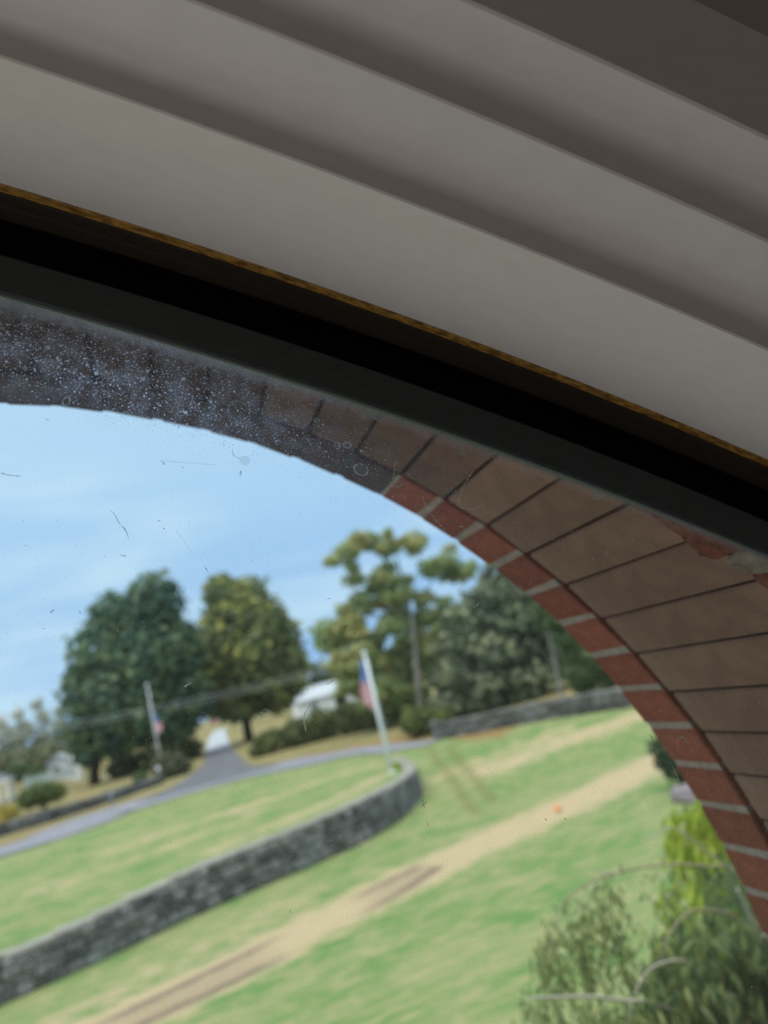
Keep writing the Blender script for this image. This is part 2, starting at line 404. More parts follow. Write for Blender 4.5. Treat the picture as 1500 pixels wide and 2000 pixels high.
rubble_wall('roadside_wall', [(-17,47.5),(-13.5,48.4),(-10.8,49.4),(-8.5,50.6),(-5.6,52.4),(-3.2,55.6),(-2.0,57.4)], [.8,.75,.7,.65,.55], 2,
            'low mossy rubble wall along the road in front of round shrubs', 'stone wall', 12)

# ------------------------------------------------------------------ trees and bushes
def cards(clusters, n, size, seed, aspect=1.5, droop=0.0, fill=.35):
    """n leaf cards in ellipsoid clusters (x,y,z,rx,ry,rz)."""
    r = np.random.default_rng(seed); cl = np.array(clusters, float)
    wgt = (cl[:,3]*cl[:,4]*cl[:,5])**.67; wgt /= wgt.sum(); k = r.choice(len(cl), n, p=wgt)
    d = r.normal(size=(n,3)); d /= np.linalg.norm(d, axis=1)[:,None]
    rad = 1-fill*r.random(n)**1.4 + .10*r.normal(size=n)
    P = cl[k,:3] + d*cl[k,3:6]*rad[:,None]
    nn = d + .7*r.normal(size=(n,3)); nn[:,2] += .35; nn /= np.linalg.norm(nn, axis=1)[:,None]
    a = np.cross(nn, r.normal(size=(n,3))); a /= np.linalg.norm(a, axis=1)[:,None]; b = np.cross(nn, a)
    s = size*(.6+.8*r.random(n))[:,None]
    V = np.stack([P-a*s*.5*aspect, P-b*s*.5+nn*s*.12, P+a*s*.5*aspect, P+b*s*.5+nn*s*.12], 1).reshape(-1,3)
    return V.tolist(), np.arange(4*n).reshape(n,4).tolist()
def tree(name, base, clusters, n, size, lm, label, cat='tree', trunk=None, bark=None, seed=1, group=None, fill=.35, branches=()):
    z = gz(*base); root = empty(name, (base[0], base[1], z)); tag(root, label, cat, group)
    cl = [(a-base[0], b-base[1], c-z, *rr) for a,b,c,*rr in clusters]
    v, f = cards(cl, n, size, seed, fill=fill)
    fo = obj('foliage', v, f, lm, root); fo['kind'] = 'stuff'
    tk = root
    if trunk:
        mb = MB(); pts = [(a-base[0], b-base[1], c-z) for a,b,c,_ in trunk]; mb.tube(bez(pts, 10), list(np.interp(np.linspace(0,1,len(bez(pts,10))), np.linspace(0,1,len(trunk)), [q[3] for q in trunk])), 9)
        tk = mb.build('trunk', bark or BARK, root, True)
    for br in branches:
        mb = MB(); pts = bez([(a-base[0], b-base[1], c-z) for a,b,c,_ in br], 8)
        mb.tube(pts, list(np.interp(np.linspace(0,1,len(pts)), np.linspace(0,1,len(br)), [q[3] for q in br])), 7); mb.build('branch', bark or BARK, tk, True)
    return root
L_DARK = leafmat('dark_maple_leaf', (.065,.130,.090,1), (.165,.245,.135,1), (.24,.31,.14,1), .4)
L_OLIVE = leafmat('olive_maple_leaf', (.14,.18,.085,1), (.27,.31,.13,1), (.45,.43,.11,1), .4)
L_LOOSE = leafmat('birch_leaf', (.28,.37,.15,1), (.45,.50,.22,1), (.54,.47,.19,1), .5)
L_GREYGREEN = leafmat('grey_green_leaf', (.10,.13,.085,1), (.23,.265,.16,1), (.32,.34,.20,1), .4)
L_HEDGE = leafmat('hedge_leaf', (.06,.085,.03,1), (.16,.18,.055,1), None, .25)
L_BUSH = leafmat('bush_leaf', (.07,.11,.03,1), (.19,.22,.06,1), None, .3)
L_BROWNBUSH = leafmat('brownish_bush_leaf', (.09,.10,.06,1), (.19,.20,.10,1), (.11,.10,.08,1), .3)
L_YELLOW = leafmat('yellow_leaf', (.25,.25,.06,1), (.60,.45,.08,1), None, .4)
L_PALE = leafmat('hazed_far_leaf', (.50,.57,.52,1), (.68,.70,.60,1), (.68,.62,.55,1), .6)  # distance haze put into the pale leaf colour
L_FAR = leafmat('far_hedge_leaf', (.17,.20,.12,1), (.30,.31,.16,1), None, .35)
L_MID = leafmat('mid_green_leaf', (.07,.12,.05,1), (.17,.22,.09,1), None, .3)
L_WEEP = leafmat('drooping_leaf', (.11,.19,.095,1), (.29,.37,.14,1), (.44,.49,.17,1), .42, .45)
L_LIME = leafmat('lime_leaf', (.34,.44,.05,1), (.58,.66,.09,1), (.66,.64,.08,1), .45, .45)

tree('maple_tree', (-8.76,79.1), [(-.6,79,17.2,2.9,3,3.0),(-2.2,79.5,15.2,3.6,4,3.6),(-4.6,79,16.2,2.6,3,2.6),(-6.2,79,13,3.2,4,3.4),(-2.6,78.5,11.4,4.6,5,4.2),(-8.0,79.4,10.0,2.6,3,2.8),(-5.0,78.5,8.4,4.4,5,3.8),(-8.4,79,6.6,2.6,3,2.6),(.6,79,11.6,2.8,4,3.6),(.4,79,7.6,3.0,4,3.2),(-2.4,78.6,5.8,3.6,4,2.6),(-8.8,79,4.8,1.9,2.5,1.7),(-6.0,79,4.6,2.6,3,1.6),(-.9,79,4.2,2.2,3,1.4)],
     13000, .55, L_DARK, 'big dark green rounded maple behind the roadside wall', 'tree', [(-8.76,79.1,.9,.55),(-8.4,79.1,3,.48),(-6.6,79,6,.4),(-4.5,79,10,.25)], seed=21, group=None,
     branches=[[(-7.6,79,4.4,.3),(-9,79,6.5,.15)],[(-6.2,79,6.6,.25),(-2,79,9,.12)]])
tree('maple_tree', (6.5,85.2), [(6.6,85,17.6,2.2,3,2.2),(9.4,85,16.4,2.4,3,2.4),(7.6,85,14.4,3.8,4,3.0),(5.0,85,12.2,3.0,4,3.2),(10.2,85,13.4,3.2,4,2.8),(12.2,85,11.4,2.2,3,2.2),(3.8,84.5,9.2,3.0,4,2.8),(8,84.5,10.4,4.4,5,3.4),(12,85,8.8,2.4,3,2.2),(4.4,85,6.4,2.6,3,2.2),(8.4,84.6,7.0,3.8,4,2.6),(11.9,85,6.4,2.2,3,1.9),(6.4,85,4.9,3.0,3,1.6),(10.0,85,4.9,2.4,3,1.5)],
     11500, .55, L_OLIVE, 'olive and yellowing maple beside the driveway', 'tree', [(6.5,85.2,.9,.55),(6.6,85.2,4,.45),(7.2,85,9,.28)], seed=22, branches=[[(6.7,85.2,4,.3),(9.5,85,7,.12)],[(6.7,85.2,4.5,.28),(4.2,85,8,.12)]])
rbx = random.Random(77)
bcl = []
for x, z, rx, rz, k in [(14.6,13.6,1.5,.9,5),(12.6,13.0,1.1,.9,4),(17,12.8,1.5,.9,5),(19.6,12.2,1.6,.9,6),(21.0,11.3,1.0,1.0,4),(12.4,11.5,.8,.6,2),(15.4,11.4,1.2,.6,3),(18.2,10.8,1.3,.5,2),
                        (13.4,9.8,1.7,1.2,6),(16.2,9.4,1.6,1.0,5),(11.4,8.4,1.2,.9,4),(13.6,7.6,2.0,1.2,8),(18.6,8.4,1.4,.9,4),(16.4,7.2,2.0,1.3,8),(11.0,6.4,1.1,.9,4),(13.2,5.4,2.1,1.3,8),(16.4,5.2,2.1,1.3,8),(18.7,6.0,1.4,1.3,5),(14.2,3.7,2.2,1.1,8),(17.2,3.3,1.9,1.0,7),(10.6,4.8,.9,.8,3)]:
    for _ in range(k):
        s_ = rbx.uniform(.42,.8)*(1.0 if z > 9 else 1.35)
        s_ *= (1.3 if z > 9 else 1)
        bcl.append((x+rbx.uniform(-1,1)*rx, 50.6+rbx.uniform(-1.2,1.2), z+rbx.uniform(-1,1)*rz, s_*1.1, s_, s_*.75))
tree('birch_tree', (15.1,50.7), bcl,
     19000, .30, L_LOOSE, 'tall airy yellow-green birch with sky showing through, behind flagpole', 'tree', [(15.1,49.4,.9,.24),(15.5,49.3,4,.21),(16.2,49.6,8,.15),(16.6,50.7,12.5,.07)], PALEBARK, 23, fill=1.0,
     branches=[[(15.9,50.7,6,.1),(13.4,50.7,10,.05),(12.6,50.7,13.4,.03)],[(16.3,50.7,7.5,.1),(18.5,50.7,10,.05),(20.4,50.7,12,.03)],[(16.5,50.7,10.5,.06),(15.2,50.7,13.6,.03)]])
tree('low_shrub', (12.3,40.6), [(12.2,40.6,1.9,1.1,.8,.8),(13.2,40.4,1.7,.8,.7,.6)], 1200, .2, L_BUSH, 'low yellow-green shrub at the near end of the field wall', 'shrub', seed=71)
tree('grass_tuft', (7.70,30.3), [(7.66,30.3,1.22,.20,.2,.2),(7.80,30.35,1.18,.16,.16,.16)], 350, .10, L_LIME, 'lime-green tuft between the tall flagpole and wall end', 'plant', seed=72)
tree('spreading_tree', (19.4,45), [(21.2,45,9.0,1.2,1.4,1.2),(20.2,45,7.7,1.8,2,1.3),(22.2,45,7.4,1.6,2,1.3),(18.2,45,7.0,1.5,2,1.1),(20.6,44.6,5.9,2.4,2.4,1.3),(17.4,45,5.4,1.7,2,1.2),(23.3,45,5.6,1.6,2,1.2),(19.2,44.4,4.4,2.6,2.4,1.3),(22.4,44.6,3.9,2.0,2,1.2),(16.4,44.8,3.6,1.6,1.8,1.1),(18.4,44.3,2.7,2.4,2.2,1.1),(21.2,44.2,2.4,2.2,2,1.0),(15.6,44.6,2.1,1.4,1.5,.9),(17.8,44,1.6,1.8,1.6,.7),(20.2,44,1.4,1.7,1.5,.6),(23.6,44.6,2.6,1.4,1.6,1.0)],
     9500, .34, L_GREYGREEN, 'grey-green full-crowned tree under the brick arch, above the field wall', 'tree', [(19.4,45,.8,.3),(19.8,45,3,.26),(20.6,45,7,.12)], seed=24, fill=.5)
tree('slender_tree', (18.85,36.6), [(19.4,36.6,6.3,.7,.8,.6),(19.9,36.6,5.4,.9,1,.6),(20.3,36.6,4.3,.9,1,.6),(20.8,36.6,3.3,.9,1,.6)],
     900, .26, L_MID, 'young tree with a bare pale trunk beside the field wall', 'tree', [(18.85,36.6,.7,.10),(19.1,36.6,2.6,.09),(19.25,36.6,4.4,.07),(19.4,36.6,6.0,.05)], PALEBARK, 25, fill=.6)
tree('dark_shrub', (22.2,38.6), [(21.6,38.6,1.9,.9,.8,.8),(22.7,38.6,2.1,1.1,.8,1.0),(23.9,38.4,1.8,1.1,.8,.9),(22.3,38.7,3.0,.8,.7,.6)], 1600, .24, L_MID, 'dark green shrub tucked against the brick arch behind field wall', 'shrub', seed=26)
tree('hedge', (10.5,55.6), [(6.0,57.4,1.9,1.3,1,.9),(7.8,56.8,2.0,1.3,1,1.1),(9.6,56.2,2.2,1.4,1,1.2),(11.6,55.2,2.2,1.4,1,1.2),(13.2,53.9,2.2,1.3,1,1.2),(14.8,52.6,2.0,1.3,1,1.1),(16.0,51.4,1.7,1.1,1,.8),(5.0,57.6,1.6,.8,.8,.5)], 5200, .24, L_HEDGE, 'long dark olive hedge across the road behind the flagpole', 'hedge', seed=27)
tree('round_shrub', (-1.7,60.6), [(-1.5,60.6,2.0,1.25,1.2,1.1),(-.8,60.6,1.7,.9,.9,.8)], 1500, .2, L_BROWNBUSH, 'round brownish-green clipped shrub at driveway mouth', 'shrub', seed=28)
tree('round_shrub', (-3.6,59.4), [(-3.5,59.3,1.65,.55,.5,.55)], 500, .17, L_MID, 'small bright green shrub left of the brownish clipped one', 'shrub', seed=29)
tree('dome_shrub', (-10.3,61.2), [(-10.5,61.2,2.45,1.35,1.2,.72),(-9.6,61.2,2.2,1.0,1,.55),(-11.2,61.2,2.15,.8,.9,.5)], 1700, .2, L_BUSH, 'domed olive shrub on short stems behind the roadside wall', 'shrub', [(-10.3,61.2,1.1,.09),(-10.3,61.2,2.2,.07)], seed=30, branches=[[(-10.3,61.2,1.3,.07),(-9.6,61.2,2.2,.04)],[(-10.3,61.2,1.3,.07),(-11.1,61.2,2.2,.04)]])
tree('golden_shrub', (-12.3,57.4), [(-12.3,57.4,1.7,1.1,.9,.8),(-13.4,57.4,1.8,.9,.9,.8)], 1300, .2, L_YELLOW, 'golden yellow shrub by the roadside wall at the far left', 'shrub', seed=31)
tree('long_hedge', (-4.6,82), [(-6.4,82,2.0,1.6,1,1.0),(-4.2,82,2.0,1.6,1,1.0),(-2.0,81.5,2.0,1.5,1,1.0),(.2,81,2.0,1.4,1,1.0)], 2200, .28, L_HEDGE, 'clipped dark hedge under the big dark green maple', 'hedge', seed=32)
for i, (x, y, cl, lab) in enumerate([
    (-23.6,120,[(-24.2,120,10.6,1.2,1.2,1.5),(-23.2,120,9.0,1.2,1.2,1.2)], 'wispy pale far tree standing farthest left on skyline'),
    (-21.6,120,[(-21.9,120,11.4,1.0,1,.9),(-21.3,120,9.6,1.0,1,1.0)], 'wispy far tree second from left on the skyline'),
    (-19.0,120,[(-19.3,120,12.1,1.0,1,1.0),(-18.7,120,10.2,1.3,1.2,1.2)], 'tallest wispy far tree above the white house'),
    (-16.6,120,[(-16.4,120,10.4,1.0,1,1.0),(-16.9,120,8.7,1.3,1.2,1.0)], 'wispy far tree touching the big dark maple crown')]):
    z = gz(x, y)
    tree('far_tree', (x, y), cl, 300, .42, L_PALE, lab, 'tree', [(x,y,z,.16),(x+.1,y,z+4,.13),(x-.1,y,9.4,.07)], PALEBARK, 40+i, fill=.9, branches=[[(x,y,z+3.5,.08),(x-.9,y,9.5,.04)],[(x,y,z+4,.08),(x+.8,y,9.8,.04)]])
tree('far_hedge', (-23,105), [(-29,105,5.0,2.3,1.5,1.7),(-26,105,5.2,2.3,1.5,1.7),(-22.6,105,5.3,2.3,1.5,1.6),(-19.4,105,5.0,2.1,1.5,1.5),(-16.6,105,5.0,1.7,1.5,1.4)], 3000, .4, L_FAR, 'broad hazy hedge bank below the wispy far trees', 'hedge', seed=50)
tree('garden_shrub', (-17.2,88), [(-16.8,88,3.9,1.2,1,.9),(-15.4,88,3.4,1.3,1,.7)], 1000, .3, L_MID, 'leafy garden shrub in front of the small white house', 'shrub', seed=51)
tree('woodland_edge', (40,150), [(x,150+3*math.sin(x),6+1.6*math.sin(x*1.7),4,3,4.5) for x in range(16,64,4)], 5000, .8, L_GREYGREEN, 'distant wood behind the white garage', 'woodland', seed=52)
tree('woodland_edge', (40,60), [(x,58+.3*x+2*math.sin(x),4+1.4*math.sin(x*1.7),3,2.5,3.6) for x in range(27,70,4)], 5000, .6, L_GREYGREEN, 'nearer wood beyond the field wall at right', 'woodland', seed=54)
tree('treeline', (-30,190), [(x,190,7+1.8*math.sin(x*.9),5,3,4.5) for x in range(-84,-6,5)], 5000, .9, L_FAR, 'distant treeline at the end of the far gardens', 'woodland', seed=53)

# ------------------------------------------------------------------ buildings
def gable(name, c, w, d, hw, hr, wallm, roofm, label, cat, rz=0, axis='x', extra=None):
    """small gabled building: walls, two roof slabs, extra openings."""
    z = gz(c[0], c[1]); root = empty(name, (c[0], c[1], z), rz); tag(root, label, cat)
    a, b = w/2, d/2
    if axis == 'x':   # ridge along x
        v = [(-a,-b,-.6),(a,-b,-.6),(a,b,-.6),(-a,b,-.6),(-a,-b,hw),(a,-b,hw),(a,b,hw),(-a,b,hw),(-a,0,hr),(a,0,hr)]
        f = [(0,1,5,4),(2,3,7,6),(1,2,6,9,5),(3,0,4,8,7)]
        sl = [[(-a-.3,-b-.35,hw-.2),(a+.3,-b-.35,hw-.2),(a+.3,.05,hr+.06),(-a-.3,.05,hr+.06)],[(a+.3,b+.35,hw-.2),(-a-.3,b+.35,hw-.2),(-a-.3,-.05,hr+.06),(a+.3,-.05,hr+.06)]]
    else:
        v = [(-a,-b,-.6),(a,-b,-.6),(a,b,-.6),(-a,b,-.6),(-a,-b,hw),(a,-b,hw),(a,b,hw),(-a,b,hw),(0,-b,hr),(0,b,hr)]
        f = [(0,1,5,8,4),(2,3,7,9,6),(1,2,6,5),(3,0,4,7)]
        sl = [[(-a-.35,b+.3,hw-.2),(-a-.35,-b-.3,hw-.2),(.05,-b-.3,hr+.06),(.05,b+.3,hr+.06)],[(a+.35,-b-.3,hw-.2),(a+.35,b+.3,hw-.2),(-.05,b+.3,hr+.06),(-.05,-b-.3,hr+.06)]]
    obj('walls', v, f, wallm, root)
    for q in sl:
        vv = q+[(x,y,zz+.16) for x,y,zz in q]
        obj('roof_slope', vv, [(3,2,1,0),(4,5,6,7),(0,1,5,4),(1,2,6,5),(2,3,7,6),(3,0,4,7)], roofm, root)
    for nm, lo, hi, mm in (extra or []):
        mb = MB(); mb.box(lo, hi); mb.build(nm, mm, root)
    return root
gable('white_garage', (19.6,108), 8.6, 6, 2.5, 3.9, WHITE, mat('pale_metal_roof', (.48,.51,.55,1), .5, .1, 2), 'long white garage with a dark doorway seen over the hedge', 'garage',
      extra=[('doorway',(.9,-3.06,0),(2.6,-2.9,2.0),DARKHOLE),('side_door',(-2.6,-3.06,0),(-1.6,-2.94,1.95),GREYBOX)])
gable('white_house', (-13.3,92), 2.6, 4, 1.6, 2.5, WHITE, mat('pale_roof', (.50,.52,.56,1), .6, .1, 2), 'small white gabled house half hidden by the big dark maple', 'house', axis='y',
      extra=[('window',(-.5,-2.05,.6),(.2,-1.95,1.3),DARKHOLE),('side_wing',(1.2,-2.4,-.6),(2.2,-1.2,1.0),WHITE)])
gable('red_barn', (12.2,262), 7.6, 6, 2.2, 5.2, BARNRED, ROOF, 'faded red gabled barn at the far end of driveway', 'barn', axis='y',
      extra=[('barn_door',(-1,-3.1,0),(1,-2.95,1.4),WHITE),('gable_window',(-.5,-3.1,1.9),(.5,-2.95,2.7),GREYBOX)])
po = empty('garden_pavilion', (-16.2,75,gz(-16.2,75))); tag(po, 'white garden pavilion with grey hipped roof and posts at left edge', 'pavilion')
mb = MB(); k = 1.35
mb.add([(-k,-k,1.75),(k,-k,1.75),(k,k,1.75),(-k,k,1.75),(0,0,2.75)], [(0,1,4),(1,2,4),(2,3,4),(3,0,4),(3,2,1,0)]); mb.build('roof', ROOF, po)
mb = MB(); k = 1.4; mb.box((-k,-k,1.6),(k,-k+.1,1.8)); mb.box((-k,k-.1,1.6),(k,k,1.8)); mb.box((-k,-k+.1,1.6),(-k+.1,k-.1,1.8)); mb.box((k-.1,-k+.1,1.6),(k,k-.1,1.8)); mb.build('fascia', WHITE, po)
for a in (-1.15,-.35,.45,1.15):
    mb = MB(); mb.box((a-.10,-1.25,0),(a+.10,-1.05,1.62)); mb.build('post', WHITE, po)
for a in (-1.15,1.15):
    mb = MB(); mb.box((a-.10,1.05,0),(a+.10,1.25,1.62)); mb.build('post', WHITE, po)
mb = MB(); mb.box((-1.3,-1.3,-.3),(1.3,1.3,.06)); mb.build('deck', GREYBOX, po)
fe = empty('garden_fence', (-15.6,84,gz(-15.6,84))); tag(fe, 'pale teal garden fence behind the domed olive shrub', 'fence')
for i in range(14):
    mb = MB(); mb.box((i*.34,-.03,0),(i*.34+.26,.03,.95+.06*(i%2))); mb.build('picket', TEALFENCE, fe)
for i in (0,7,13):
    mb = MB(); mb.box((i*.34+.05,.03,-.2),(i*.34+.17,.15,1.1)); mb.build('post', WHITE, fe)

# ------------------------------------------------------------------ flagpoles, wires, small things
def flag(parent, top, w, h, lean):
    """slack flag hanging by its pole: canton and stripes, folded."""
    for nm, z0, z1, x0, x1, mm in [('canton',.0,.46,.0,1,FLAGBLUE)] + [('stripe', .40+.0857*i*.0, 1.0, i/7, (i+1)/7, FLAGRED if i%2==0 else FLAGWHITE) for i in range(7)]:
        v = []; f = []; N = 14
        for i in range(N+1):
            z = z0+(z1-z0)*i/N
            wd = w*(.42+.58*min(1, max(0, z-.25)*3.0))*(1 if z < .85 else 1-.5*(z-.85)/.15)
            for s in (x0, (x0+x1)/2, x1):
                x = -s*wd*lean; y = .06*math.sin(s*9+z*3)*min(1, s*3)
                v.append((top[0]+x, top[1]+y-.02, top[2]-z*h*(1-.1*s)))
        for i in range(N):
            for k in (0,1): f.append((3*i+k, 3*i+k+1, 3*i+k+4, 3*i+k+3))
        o = obj(nm, v, f, mm, parent, True)
        md = o.modifiers.new('thickness', 'SOLIDIFY'); md.thickness = .012
def flagpole(base, hgt, rad, ballr, label, fl):
    z = gz(*base); root = empty('flagpole', (base[0], base[1], z)); tag(root, label, 'flagpole')
    mb = MB(); mb.tube([(0,0,-.1),(0,0,hgt*.5),(0,0,hgt)], [rad,rad*.9,rad*.65], 12); pl_ = mb.build('pole', POLE, root, True)
    mb = MB(); mb.lathe([(ballr*math.sin(a)+1e-4, hgt+ballr*.8-ballr*math.cos(a)) for a in np.linspace(0,PI,9)], n=14); mb.build('finial', WHITE, pl_, True)
    mb = MB(); mb.lathe([(rad*1.35,-.02),(rad*1.35,.04),(rad*1.05,.06)], n=14); mb.build('base_collar', POLE, root, True)
    mb = MB(); mb.tube([(rad+.02,-.02,1.0),(rad+.02,-.02,hgt-.1)], .008, 5); mb.build('halyard', WHITE, root)
    fz, fw, fh, ln = fl
    ft = empty('flag', (base[0]-ln*rad*1.3, base[1], z+fz)); tag(ft, 'limp striped flag hanging from the ' + ('tall silver flagpole' if hgt > 4.5 and base[1] < 40 else 'distant flagpole in front of the maple'), 'flag')
    flag(ft, (0,0,0), fw, fh, ln)
flagpole((7.36,29.6), 4.62, .088, .105, 'tall silver flagpole standing on the lawn at the end of retaining wall', (4.45,.40,2.05,1))
flagpole((-2.2,66.0), 7.2, .055, .13, 'distant slim flagpole in front of the big dark maple', (4.9,.55,1.7,-1))
def utility(base, hgt, lab):
    z = gz(*base); root = empty('utility_pole', (base[0], base[1], z)); tag(root, lab, 'utility pole')
    mb = MB(); mb.tube([(0,0,-.2),(0,0,hgt)], [.16,.11], 10); mb.build('post', BARK, root, True)
    mb = MB(); mb.box((-.06,-.9,hgt-.5),(.06,.9,hgt-.38)); mb.build('crossarm', BARK, root)
    for a in (-.75,.75):
        mb = MB(); mb.lathe([(.03,hgt-.38),(.06,hgt-.33),(.05,hgt-.22),(.001,hgt-.2)], (0,a,0), 8); mb.build('insulator', WHITE, root, True)
utility((-27,70), 7.2, 'wooden utility pole beyond the left edge of the gardens'); utility((16.8,69), 5.6, 'wooden utility pole hidden among trees behind the hedge')
for k, (dz, lab) in enumerate(((0,'upper grey overhead wire sagging across the maples'),(-.42,'lower grey overhead wire sagging across the maples'))):
    za = gz(-27,70)+6.98+dz; zb = gz(16.8,69)+5.38+dz
    pts = [(-27+43.8*u, 70-u, za+(zb-za)*u-1.5*4*u*(1-u)*.55) for u in np.linspace(0,1,24)]
    mb = MB(); mb.tube(pts, .032, 6); o = mb.build('overhead_wire', WIRE, None, True); tag(o, lab, 'wire', 'overhead wires')
r = empty('lamp_post', (-2.15,57.6,gz(-2.15,57.6))); tag(r, 'short white globe lamp post before the brownish clipped shrub', 'lamp')
mb = MB(); mb.tube([(0,0,-.1),(0,0,.85)], .06, 8); mb.build('post', GREYBOX, r, True)
mb = MB(); mb.lathe([(.15*math.sin(a)+1e-4, 1.0-.16*math.cos(a)) for a in np.linspace(0,PI,9)], n=12); mb.build('globe', WHITE, r, True)
r = empty('mailbox', (-4.6,48.6,gz(-4.6,48.6))); tag(r, 'grey mailbox on a post beside the road', 'mailbox')
mb = MB(); mb.box((-.05,-.05,-.1),(.05,.05,.62)); mb.build('post', GREYBOX, r)
mb = MB(); pr = [(-.14,.6),(.14,.6),(.14,.8)]+[(.14*math.cos(a), .8+.12*math.sin(a)) for a in np.linspace(.3,PI-.3,6)]+[(-.14,.8)]
n = len(pr); mb.add([(x,-.25,z) for x,z in pr]+[(x,.25,z) for x,z in pr], [tuple(range(n))[::-1], tuple(range(n,2*n))]+[(i,(i+1)%n,n+(i+1)%n,n+i) for i in range(n)]); mb.build('box', GREYBOX, r)
o = inst('boulder', stone_mesh(91, WHITE, 'boulder'), None, (-12.6,53.2,gz(-12.6,53.2)+.25), (0,0,.4), (.9,.6,.55)); tag(o, 'pale rounded boulder on the verge below the golden shrub', 'boulder')
o = inst('boulder', stone_mesh(93, MAUVE, 'boulder'), None, (12.15,17.75,.12), (0,.1,.3), (1.25,.8,.34)); tag(o, 'flat mauve-grey boulder on grass beside the brick arch', 'boulder')
tree('evergreen_shrub', (12.85,18.9), [(12.35,18.8,1.0,.42,.3,.55),(12.55,18.8,.6,.5,.3,.5),(12.95,18.9,.5,.5,.35,.45)], 1100, .11, leafmat('evergreen_leaf', (.015,.035,.018,1), (.045,.085,.035,1), None, .1), 'dark evergreen shrub standing behind the mauve boulder', 'shrub', seed=60)
mb = MB(); mb.lathe([(.09*math.sin(a)+1e-4, .09-.09*math.cos(a)) for a in np.linspace(0,PI,9)], n=12)
o = mb.build('ball', ORANGE, None, True, (9.6,20.6,gz(9.6,20.6)-.005)); tag(o, 'tiny orange ball lying on the mown grass', 'ball')

# ------------------------------------------------------------------ weeping tree below the window
rr = random.Random(9)
WB = (2.75, 3.55, 0.0)
weep = empty('weeping_tree', WB); tag(weep, 'weeping tree with pale arching twigs and drooping leaves close below the window', 'tree')
def wl(p): return Vector((p[0]-WB[0], p[1]-WB[1], p[2]-WB[2]))
mb = MB(); pts = bez([wl((2.75,3.55,-.1)), wl((2.72,3.5,1.6)), wl((2.62,3.42,3.0)), wl((2.42,3.25,3.46))], 18)
mb.tube(pts, list(np.linspace(.075,.022,len(pts))), 10); mb.build('trunk', BARK, weep, True)
TW = [ # pale arching twigs: points, start and end radius, material
 ([(2.45,3.35,3.50),(2.30,3.28,3.72),(2.13,3.2,3.80),(1.93,3.2,3.87),(1.67,3.2,3.91),(1.54,3.2,3.91),(1.40,3.18,3.88),(1.30,3.16,3.80),(1.25,3.15,3.66)], .007, .0025, TWIG),
 ([(2.106,2.880,3.596),(2.061,2.880,3.614),(2.043,2.880,3.704),(2.025,2.880,3.803)], .0075, .005, TWIGPALE),
 ([(2.061,2.880,3.605),(1.998,2.871,3.677),(1.899,2.862,3.758),(1.764,2.862,3.794),(1.620,2.844,3.740),(1.548,2.835,3.650)], .0075, .0025, TWIG),
 ([(1.845,2.790,3.470),(1.719,2.790,3.551),(1.674,2.790,3.632),(1.620,2.790,3.686),(1.485,2.790,3.695),(1.377,2.790,3.614),(1.332,2.790,3.506)], .007, .002, TWIGPALE),
 ([(1.548,2.808,3.524),(1.458,2.808,3.587),(1.368,2.808,3.623),(1.224,2.808,3.686),(1.053,2.808,3.740),(0.990,2.808,3.758)], .0075, .004, TWIGPALE),
 ([(1.782,2.835,3.497),(1.827,2.835,3.560),(1.908,2.835,3.587),(1.971,2.835,3.578),(1.989,2.835,3.479)], .006, .003, TWIG),
 ([(1.998,2.790,3.272),(1.854,2.790,3.398),(1.764,2.790,3.470)], .008, .004, TWIGPALE),
 ([(2.061,2.880,3.605),(1.908,2.790,3.488),(1.782,2.745,3.380),(1.710,2.700,3.200)], .008, .003, TWIG),
 ([(1.503,2.880,4.019),(1.440,2.880,4.046),(1.395,2.880,4.073)], .003, .001, TWIGPALE),
 ([(1.440,2.880,4.019),(1.350,2.880,3.974),(1.314,2.880,3.920)], .003, .001, TWIGPALE),
 ([(2.070,2.952,3.848),(1.890,2.970,4.064),(1.782,2.970,4.073),(1.710,2.970,4.064)], .004, .002, TWIGPALE),
 ([(2.205,3.015,3.650),(2.178,3.060,4.010),(2.142,3.078,4.235)], .010, .004, TWIG),
]
curves = []
for pl, ra, rb, mm in TW:
    p_ = bez([wl(q) for q in pl], 26); curves.append(p_)
    mb = MB(); mb.tube(p_, list(np.linspace(ra, rb, len(p_))), 7); mb.build('twig', mm, weep, True)
def leaf_mesh(name, L, wd, material, curl):
    v = []; f = []; N = 5
    for i in range(N+1):
        u = i/N; w_ = wd*math.sin(PI*min(1, u*.93+.05))**.8*(1-.15*u); z = -curl*L*u*u
        v += [(-w_/2, u*L*(1-.25*curl*u), z+.18*w_), (0, u*L*(1-.25*curl*u), z), (w_/2, u*L*(1-.25*curl*u), z+.18*w_)]
    for i in range(N): f += [(3*i,3*i+1,3*i+4,3*i+3),(3*i+1,3*i+2,3*i+5,3*i+4)]
    return mesh(name, v, f, material, True)
def leafsolid(name, a, b, rough=.42, trans=.3):
    m = bpy.data.materials.new(name); m.use_nodes = True; t = NT(m.node_tree)
    p = m.node_tree.nodes['Principled BSDF']; p.inputs['Roughness'].default_value = rough; p.inputs['Specular IOR Level'].default_value = .4
    c = t.mix(t.n('ShaderNodeObjectInfo').outputs['Random'], a, b); t.put(p.inputs['Base Color'], c)
    tr = t.n('ShaderNodeBsdfTranslucent'); t.put(tr.inputs[0], c); mx = t.n('ShaderNodeMixShader'); mx.inputs[0].default_value = trans
    t.l.new(p.outputs[0], mx.inputs[1]); t.l.new(tr.outputs[0], mx.inputs[2]); t.l.new(mx.outputs[0], m.node_tree.nodes['Material Output'].inputs[0])
    return m
LS = leafsolid('weeping_leaf', (.11,.19,.09,1), (.31,.39,.14,1))
LSL = leafsolid('lime_single_leaf', (.36,.46,.05,1), (.62,.68,.10,1))
